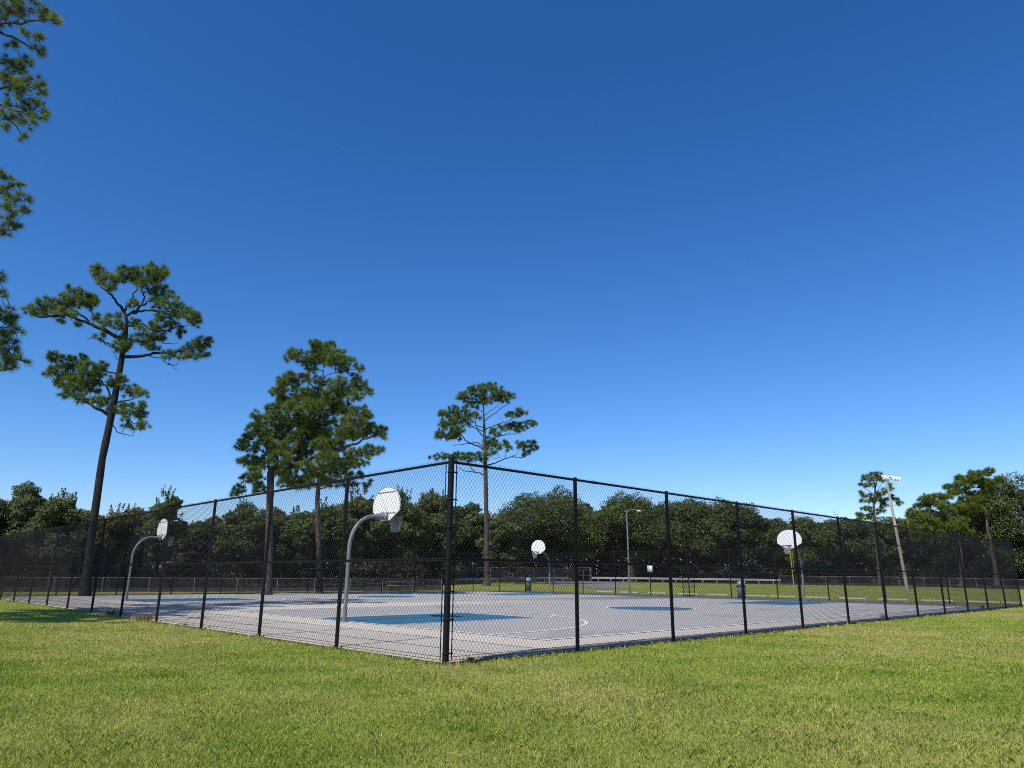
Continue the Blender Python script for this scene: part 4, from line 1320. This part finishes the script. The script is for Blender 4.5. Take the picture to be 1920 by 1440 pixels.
def broadleaf(name, label, px, top, hw, D, seed, group, mat=None, low=.18, lumps=60, leafs=740, wisps=0, cat='tree', trunk_h=.3, size=None, gap=0.0, lean=0.0, flat=1.0):
    r = np.random.default_rng(seed)
    B = base(px, D)
    t = thing(name, B, label, cat, group)
    Ht = at(px, top, D)[2] - B[2]
    R = hw * D / FPX * 1.02
    zlo = Ht * low
    cz, rz = (Ht + zlo) / 2, (Ht - zlo) / 2
    size = size or .0026 * D
    nb, tb = MB(), MB()
    tw = max(.12, R * .085)
    fork = max(Ht * trunk_h, .3)
    tb.tube([(0, 0, -.1), (r.normal(0, .1), 0, fork * .5), (r.normal(0, .2), 0, fork), (lean * .3, 0, cz)], [tw * 1.3, tw, tw * .85, tw * .4], 9)
    for k in range(lumps):
        # lumps fill a dome, more of them near its outside
        d = r.normal(0, 1, 3)
        d /= np.linalg.norm(d)
        rad = r.uniform(.25, 1.0) ** .5 * .84
        c = np.array([d[0] * R * rad, d[1] * R * rad * .9, cz + d[2] * rz * rad])
        z01 = np.clip((c[2] - zlo) / (Ht - zlo), 0, 1)
        sh = (1 - max(0, z01 - .45) ** 2 * 1.1 * flat)
        c[0] = c[0] * sh + lean * z01
        c[1] *= sh
        lr = (R * math.sqrt(max(1.0, rz / R))) * r.uniform(.16, .34)
        lr = min(lr, rz * .45)
        top_c = c[2] + lr * .8
        if top_c > Ht:
            c[2] -= top_c - Ht
        if r.random() < gap:
            continue
        n = int(leafs * min(3.2, lr / (R * .2)) ** 1.6 * r.uniform(.7, 1.2))
        e = r.normal(0, 1, (n, 3))
        e /= np.linalg.norm(e, axis=1)[:, None]
        rr = r.uniform(.42, 1.0, (n, 1)) ** .5
        wob = 1 + .22 * np.sin(e[:, :1] * 5 + k) * np.sin(e[:, 2:] * 6 + k * 2) + r.normal(0, .07, (n, 1))
        C = c + e * rr * wob * lr * np.array([1.1, 1.1, .85])
        leaf_cloud(nb, C, e + np.array([0, 0, .75]), r, size, tl=np.clip(r.normal(.45, .14), .1, .85), tint_sd=.15)
        if k % 2 == 0:
            p0 = np.array([lean * .1, 0, min(fork * r.uniform(.8, 1.25), c[2] * .9)])
            mid = (p0 + c) / 2 + np.array([0, 0, -.08 * R]) + r.normal(0, .05 * R, 3)
            tb.tube([p0, mid, c], [tw * .45, tw * .28, tw * .1], 5, cap=False)
    for k in range(wisps):
        a = r.uniform(0, 2 * math.pi)
        q = r.uniform(.2, .95)
        p0 = np.array([math.cos(a) * R * q * .8 + lean * .8, math.sin(a) * R * q * .6, zlo + (Ht - zlo) * (.97 - .45 * q * q)])
        L = min(R, rz) * r.uniform(.14, .36)
        dr = np.array([math.cos(a) * .45 * q, math.sin(a) * .4 * q, 1.0]) + r.normal(0, .2, 3)
        dr /= np.linalg.norm(dr)
        tb.tube([p0 - dr * L * .4, p0 + dr * L * .4, p0 + dr * L + np.array([.1 * L, 0, -.05 * L])], [.03, .018, .008], 4, cap=False)
        n = int(leafs * .06)
        s = r.uniform(-.2, 1, (n, 1))
        C = p0 + dr * L * s + r.normal(0, .13 * L, (n, 3)) * (1.25 - np.clip(s, 0, 1))
        leaf_cloud(nb, C, r.normal(0, 1, (n, 3)), r, size * .9, tl=.6, tint_sd=.2)
    tb.build('trunk', OAKBARK, t, True)
    nb.build('crown', mat or OAKLEAF, t)
    return t


G1 = 'dark oaks behind the guardrail'
G2 = 'trees behind the left fence'
G3 = 'trees behind the right fence'
oak = 'oak_tree'
broadleaf(oak, 'big round topped oak directly behind the small far hoop', 1035, 911, 105, 122, 101, G1, lumps=64, leafs=780)
broadleaf(oak, 'dark oak behind the street lamp', 1185, 924, 82, 126, 102, G1, lumps=56)
broadleaf(oak, 'dark oak rising behind the white notice', 1290, 929, 76, 128, 103, G1, lumps=54)
broadleaf(oak, 'oak with the ragged top left of the right hoop', 1378, 936, 72, 124, 104, G1, lumps=50)
broadleaf(oak, 'lower oak sloping down behind the right hoop board', 1440, 962, 58, 126, 105, G1, lumps=40)
broadleaf(oak, 'grey green oak just right of the yellow foul pole', 1525, 967, 62, 122, 106, G1, lumps=46)
broadleaf(oak, 'low oak behind the small layered pine', 1605, 972, 62, 124, 107, G1, lumps=44)
broadleaf(oak, 'low dark oak behind the floodlight pole', 1690, 966, 56, 126, 108, G1, lumps=40)
broadleaf(oak, 'oak with a domed top between the near corner post and the tall single pine', 872, 939, 46, 108, 109, G1, lumps=42)
broadleaf(oak, 'yellowish green oak low beside the tall single pine trunk', 935, 972, 40, 104, 110, G1, lumps=36, mat=PALELEAF)
broadleaf('leafy_tree', 'pale feathery tree just left of the near corner post', 812, 917, 48, 92, 111, G1, mat=PALELEAF, lumps=40, wisps=22, gap=.1)
broadleaf('leafy_tree', 'bushy tree directly behind the near left hoop board', 742, 922, 60, 88, 112, G2, lumps=48, wisps=14)
broadleaf('leafy_tree', 'thin crowned tree with blue sky gaps left of the near hoop board', 665, 912, 50, 84, 113, G2, mat=PALELEAF, lumps=30, wisps=26, gap=.25)
broadleaf('leafy_tree', 'green tree behind the slender pine trunk', 600, 946, 56, 78, 114, G2, lumps=46, wisps=8)
broadleaf('leafy_tree', 'mid green tree right of the bushy pine trunk', 540, 952, 50, 74, 115, G2, lumps=44, wisps=6)
broadleaf('leafy_tree', 'rounded tree left of the bushy pine trunk', 452, 942, 56, 72, 116, G2, lumps=46, wisps=12)
broadleaf('leafy_tree', 'small tree behind the left fence with a dark round top', 352, 966, 46, 74, 117, G2, lumps=38)
broadleaf('leafy_tree', 'feathery pointed tree rising above the fence behind the edge on hoop', 290, 917, 44, 68, 118, G2, mat=PALELEAF, lumps=36, wisps=24, gap=.1, flat=1.4)
broadleaf('leafy_tree', 'tree with yellow autumn leaves just right of the leaning pine', 205, 938, 46, 66, 119, G2, mat=YELLEAF, lumps=32, wisps=10)
broadleaf('leafy_tree', 'dark low tree filling the gap left of the leaning pine', 150, 948, 58, 70, 120, G2, lumps=36)
broadleaf('leafy_tree', 'olive tree with thin upright shoots near the left edge', 95, 922, 52, 64, 121, G2, mat=PALELEAF, lumps=44, wisps=34, gap=.12)
broadleaf('leafy_tree', 'taller green tree at the left edge of the view', 22, 906, 46, 68, 122, G2, mat=PALELEAF, lumps=44, wisps=16)
broadleaf('leafy_tree', 'tree half outside the left edge of the view', -70, 912, 60, 66, 123, G2, lumps=44, wisps=10)
broadleaf(oak, 'dark leafy oak at the right edge of the view', 1925, 888, 78, 108, 124, G3, lumps=64, leafs=780, low=.04)
broadleaf(oak, 'shaded oak behind the bare pinkish trunk', 1840, 935, 80, 122, 125, G3, lumps=56, low=.05, mat=SHADELEAF)
broadleaf(oak, 'shaded oak behind the low broad pine', 1748, 962, 60, 122, 126, G3, lumps=46, low=.05, mat=SHADELEAF)
broadleaf(oak, 'oak standing outside the right edge of the view', 2060, 905, 90, 104, 127, G3, lumps=54, low=.05)

# a second row that fills the dips between the front crowns
fill = [(1110, 938, 60, 138, 'darker oak set back between the small far hoop and the street lamp', OAKLEAF),
        (1238, 940, 58, 140, 'darker oak set back between the street lamp and the white notice', OAKLEAF),
        (1336, 942, 58, 140, 'darker oak set back between the white notice and the ragged topped oak', OAKLEAF),
        (1482, 972, 56, 138, 'darker oak set back directly behind the yellow foul pole', OAKLEAF),
        (1565, 974, 56, 138, 'darker oak set back left of the small layered pine', OAKLEAF),
        (1650, 972, 52, 138, 'darker oak set back between the layered pine and the floodlight pole', OAKLEAF),
        (960, 950, 52, 134, 'darker oak set back just right of the tall single pine trunk', OAKLEAF),
        (900, 952, 50, 122, 'darker oak set back just left of the tall single pine trunk', OAKLEAF),
        (780, 930, 52, 104, 'darker tree set back right of the near left hoop board', OAKLEAF),
        (700, 930, 54, 100, 'darker tree set back above the near left hoop pole', OAKLEAF),
        (632, 938, 54, 94, 'darker tree set back between the slender pine and the near hoop', OAKLEAF),
        (570, 946, 52, 92, 'darker tree set back between the two pine trunks', OAKLEAF),
        (498, 952, 50, 90, 'darker tree set back at the bushy pine trunk', OAKLEAF),
        (400, 962, 54, 90, 'darker tree set back right of the edge on hoop', OAKLEAF),
        (248, 948, 48, 84, 'darker tree set back left of the edge on hoop', OAKLEAF)]
for k, (px_, top_, hw_, D__, lab_, m__) in enumerate(fill):
    broadleaf('oak_tree' if px_ > 850 else 'leafy_tree', lab_, px_, top_, hw_, D__, 201 + k, G1 if px_ > 850 else G2, mat=m__, lumps=44, leafs=640)

# shrubs of the understory
sh = [(-40, 58, 1048), (60, 60, 1046), (165, 62, 1050), (250, 60, 1048), (330, 62, 1052), (420, 63, 1046), (505, 65, 1050), (585, 67, 1048), (670, 69, 1046), (750, 74, 1048), (820, 82, 1052),
      (880, 106, 1056), (955, 112, 1054), (1030, 118, 1052), (1110, 120, 1054), (1190, 120, 1052), (1270, 118, 1054), (1345, 116, 1056), (1420, 116, 1054), (1500, 116, 1058), (1590, 116, 1056), (1680, 114, 1058), (1770, 112, 1056), (1850, 110, 1058), (1930, 106, 1056), (2020, 100, 1056)]
where = ['under the tree cut by the left edge', 'at the foot of the olive tree', 'just left of the leaning pine foot', 'behind the edge on hoop pole', 'in front of the right dark house', 'left of the bushy pine foot', 'right of the bushy pine foot', 'at the slender pine foot',
         'left of the near hoop pole', 'behind the picnic table', 'left of the head high grey fence', 'left of the tall single pine foot', 'right of the tall single pine foot', 'behind the small far hoop', 'behind the grey tube gate', 'behind the street lamp foot', 'behind the white notice', 'behind the gate leaf', 'right of the domed bin inside the fence', 'behind the yellow foul pole', 'behind the small layered pine foot', 'behind the floodlight pole foot', 'left of the pinkish trunk foot', 'at the pinkish trunk foot', 'at the far right fence corner', 'outside the right edge']
for k, ((px, D, top), wd) in enumerate(zip(sh, where)):
    broadleaf('shrub', 'dark understory shrub ' + wd, px, top + rg.uniform(-6, 4), 62 if px < 860 else 52, D + 9, 300 + k, 'understory shrubs', mat=SHADELEAF, low=-.05, lumps=26, leafs=170, cat='shrub', trunk_h=.1, flat=.6)

# far wood that closes the gaps between the trunks
b = MB()
r = np.random.default_rng(77)
for px in np.arange(-160, 2120, 14):
    D = 92 + 52 * np.clip((px - 500) / 500, 0, 1) - 12 * np.clip((px - 1700) / 300, 0, 1)
    top = 1000 if px < 400 else 996
    for k in range(8):
        c = at(px + r.normal(0, 8), top + 14 + k * 15 + r.normal(0, 6), D + r.uniform(-4, 4))
        n = 230
        e = r.normal(0, 1, (n, 3)) * np.array([1.1, .9, .8]) * (D / 85)
        leaf_cloud(b, c + e, e, r, .0036 * D, tl=r.uniform(.2, .55), tint_sd=.15)
tag(b.build('far_wood', SHADELEAF), 'dark wood closing the view behind the trees', 'wood', kind='stuff')

# ------------------------------------------------------------------ weeds along the fence foot
def tuft(name, label, loc, mat, n, hgt, spread, seed, cat, group):
    r = np.random.default_rng(seed)
    b = MB()
    for _ in range(n):
        a = r.uniform(0, 2 * math.pi)
        p = np.array([r.normal(0, spread * .4), r.normal(0, spread * .4), 0])
        h_ = hgt * r.uniform(.45, 1.1)
        d = np.array([math.cos(a), math.sin(a), 0]) * h_ * r.uniform(.15, .9)
        s = np.array([-math.sin(a), math.cos(a), 0]) * r.uniform(.003, .006)
        b.add([p - s, p + s, p + d * .4 + s * .7 + (0, 0, h_ * .65), p + d + (0, 0, h_), p + d * .4 - s * .7 + (0, 0, h_ * .65)], [[0, 1, 2, 3, 4]], np.clip(r.normal(.5, .25), 0, 1))
    o = b.build(name, mat)
    o.location = loc
    return tag(o, label, cat, group)


DRYB = foliage('dry_grass', (0.30, 0.23, 0.11), (0.48, 0.39, 0.20), (0.65, 0.55, 0.32), .3)
WEED = foliage('weed_leaves', (0.04, 0.07, 0.015), (0.08, 0.13, 0.025), (0.14, 0.19, 0.05), .3)
tw = [((-.10, 16.9), 'dry grass tuft at the left fence under the edge on hoop', 150, .45, .30), ((-.08, 13.9), 'dry grass tuft one post nearer than the edge on hoop', 170, .42, .36),
      ((-.1, 10.6), 'small dry grass tuft at the third post left of the corner', 80, .22, .22), ((-.1, 6.4), 'sparse dry grass tuft at the second post left of the corner', 60, .16, .22), ((-.1, 3.3), 'low dry grass tuft at the first post left of the corner', 90, .14, .14)]
for k, ((u, v), lab, n, hh, s_) in enumerate(tw):
    tuft('dry_grass_tuft', lab, uv(u, v, -.04), DRYB, n, hh * .45, s_, 500 + k, 'grass tuft', 'dry grass tufts along the left fence')
tuft('weed', 'green leafy weed right beside the near corner post', uv(.42, -.12, -.04), WEED, 60, .10, .16, 520, 'weed', None)
tuft('weed', 'thin weed inside the right fence before the floodlight pole', uv(19.4, .35, 0), WEED, 14, .16, .12, 521, 'weed', None)
tuft('weed', 'thin weed inside the right fence near its far end', uv(31.5, .35, 0), WEED, 12, .18, .12, 522, 'weed', None)
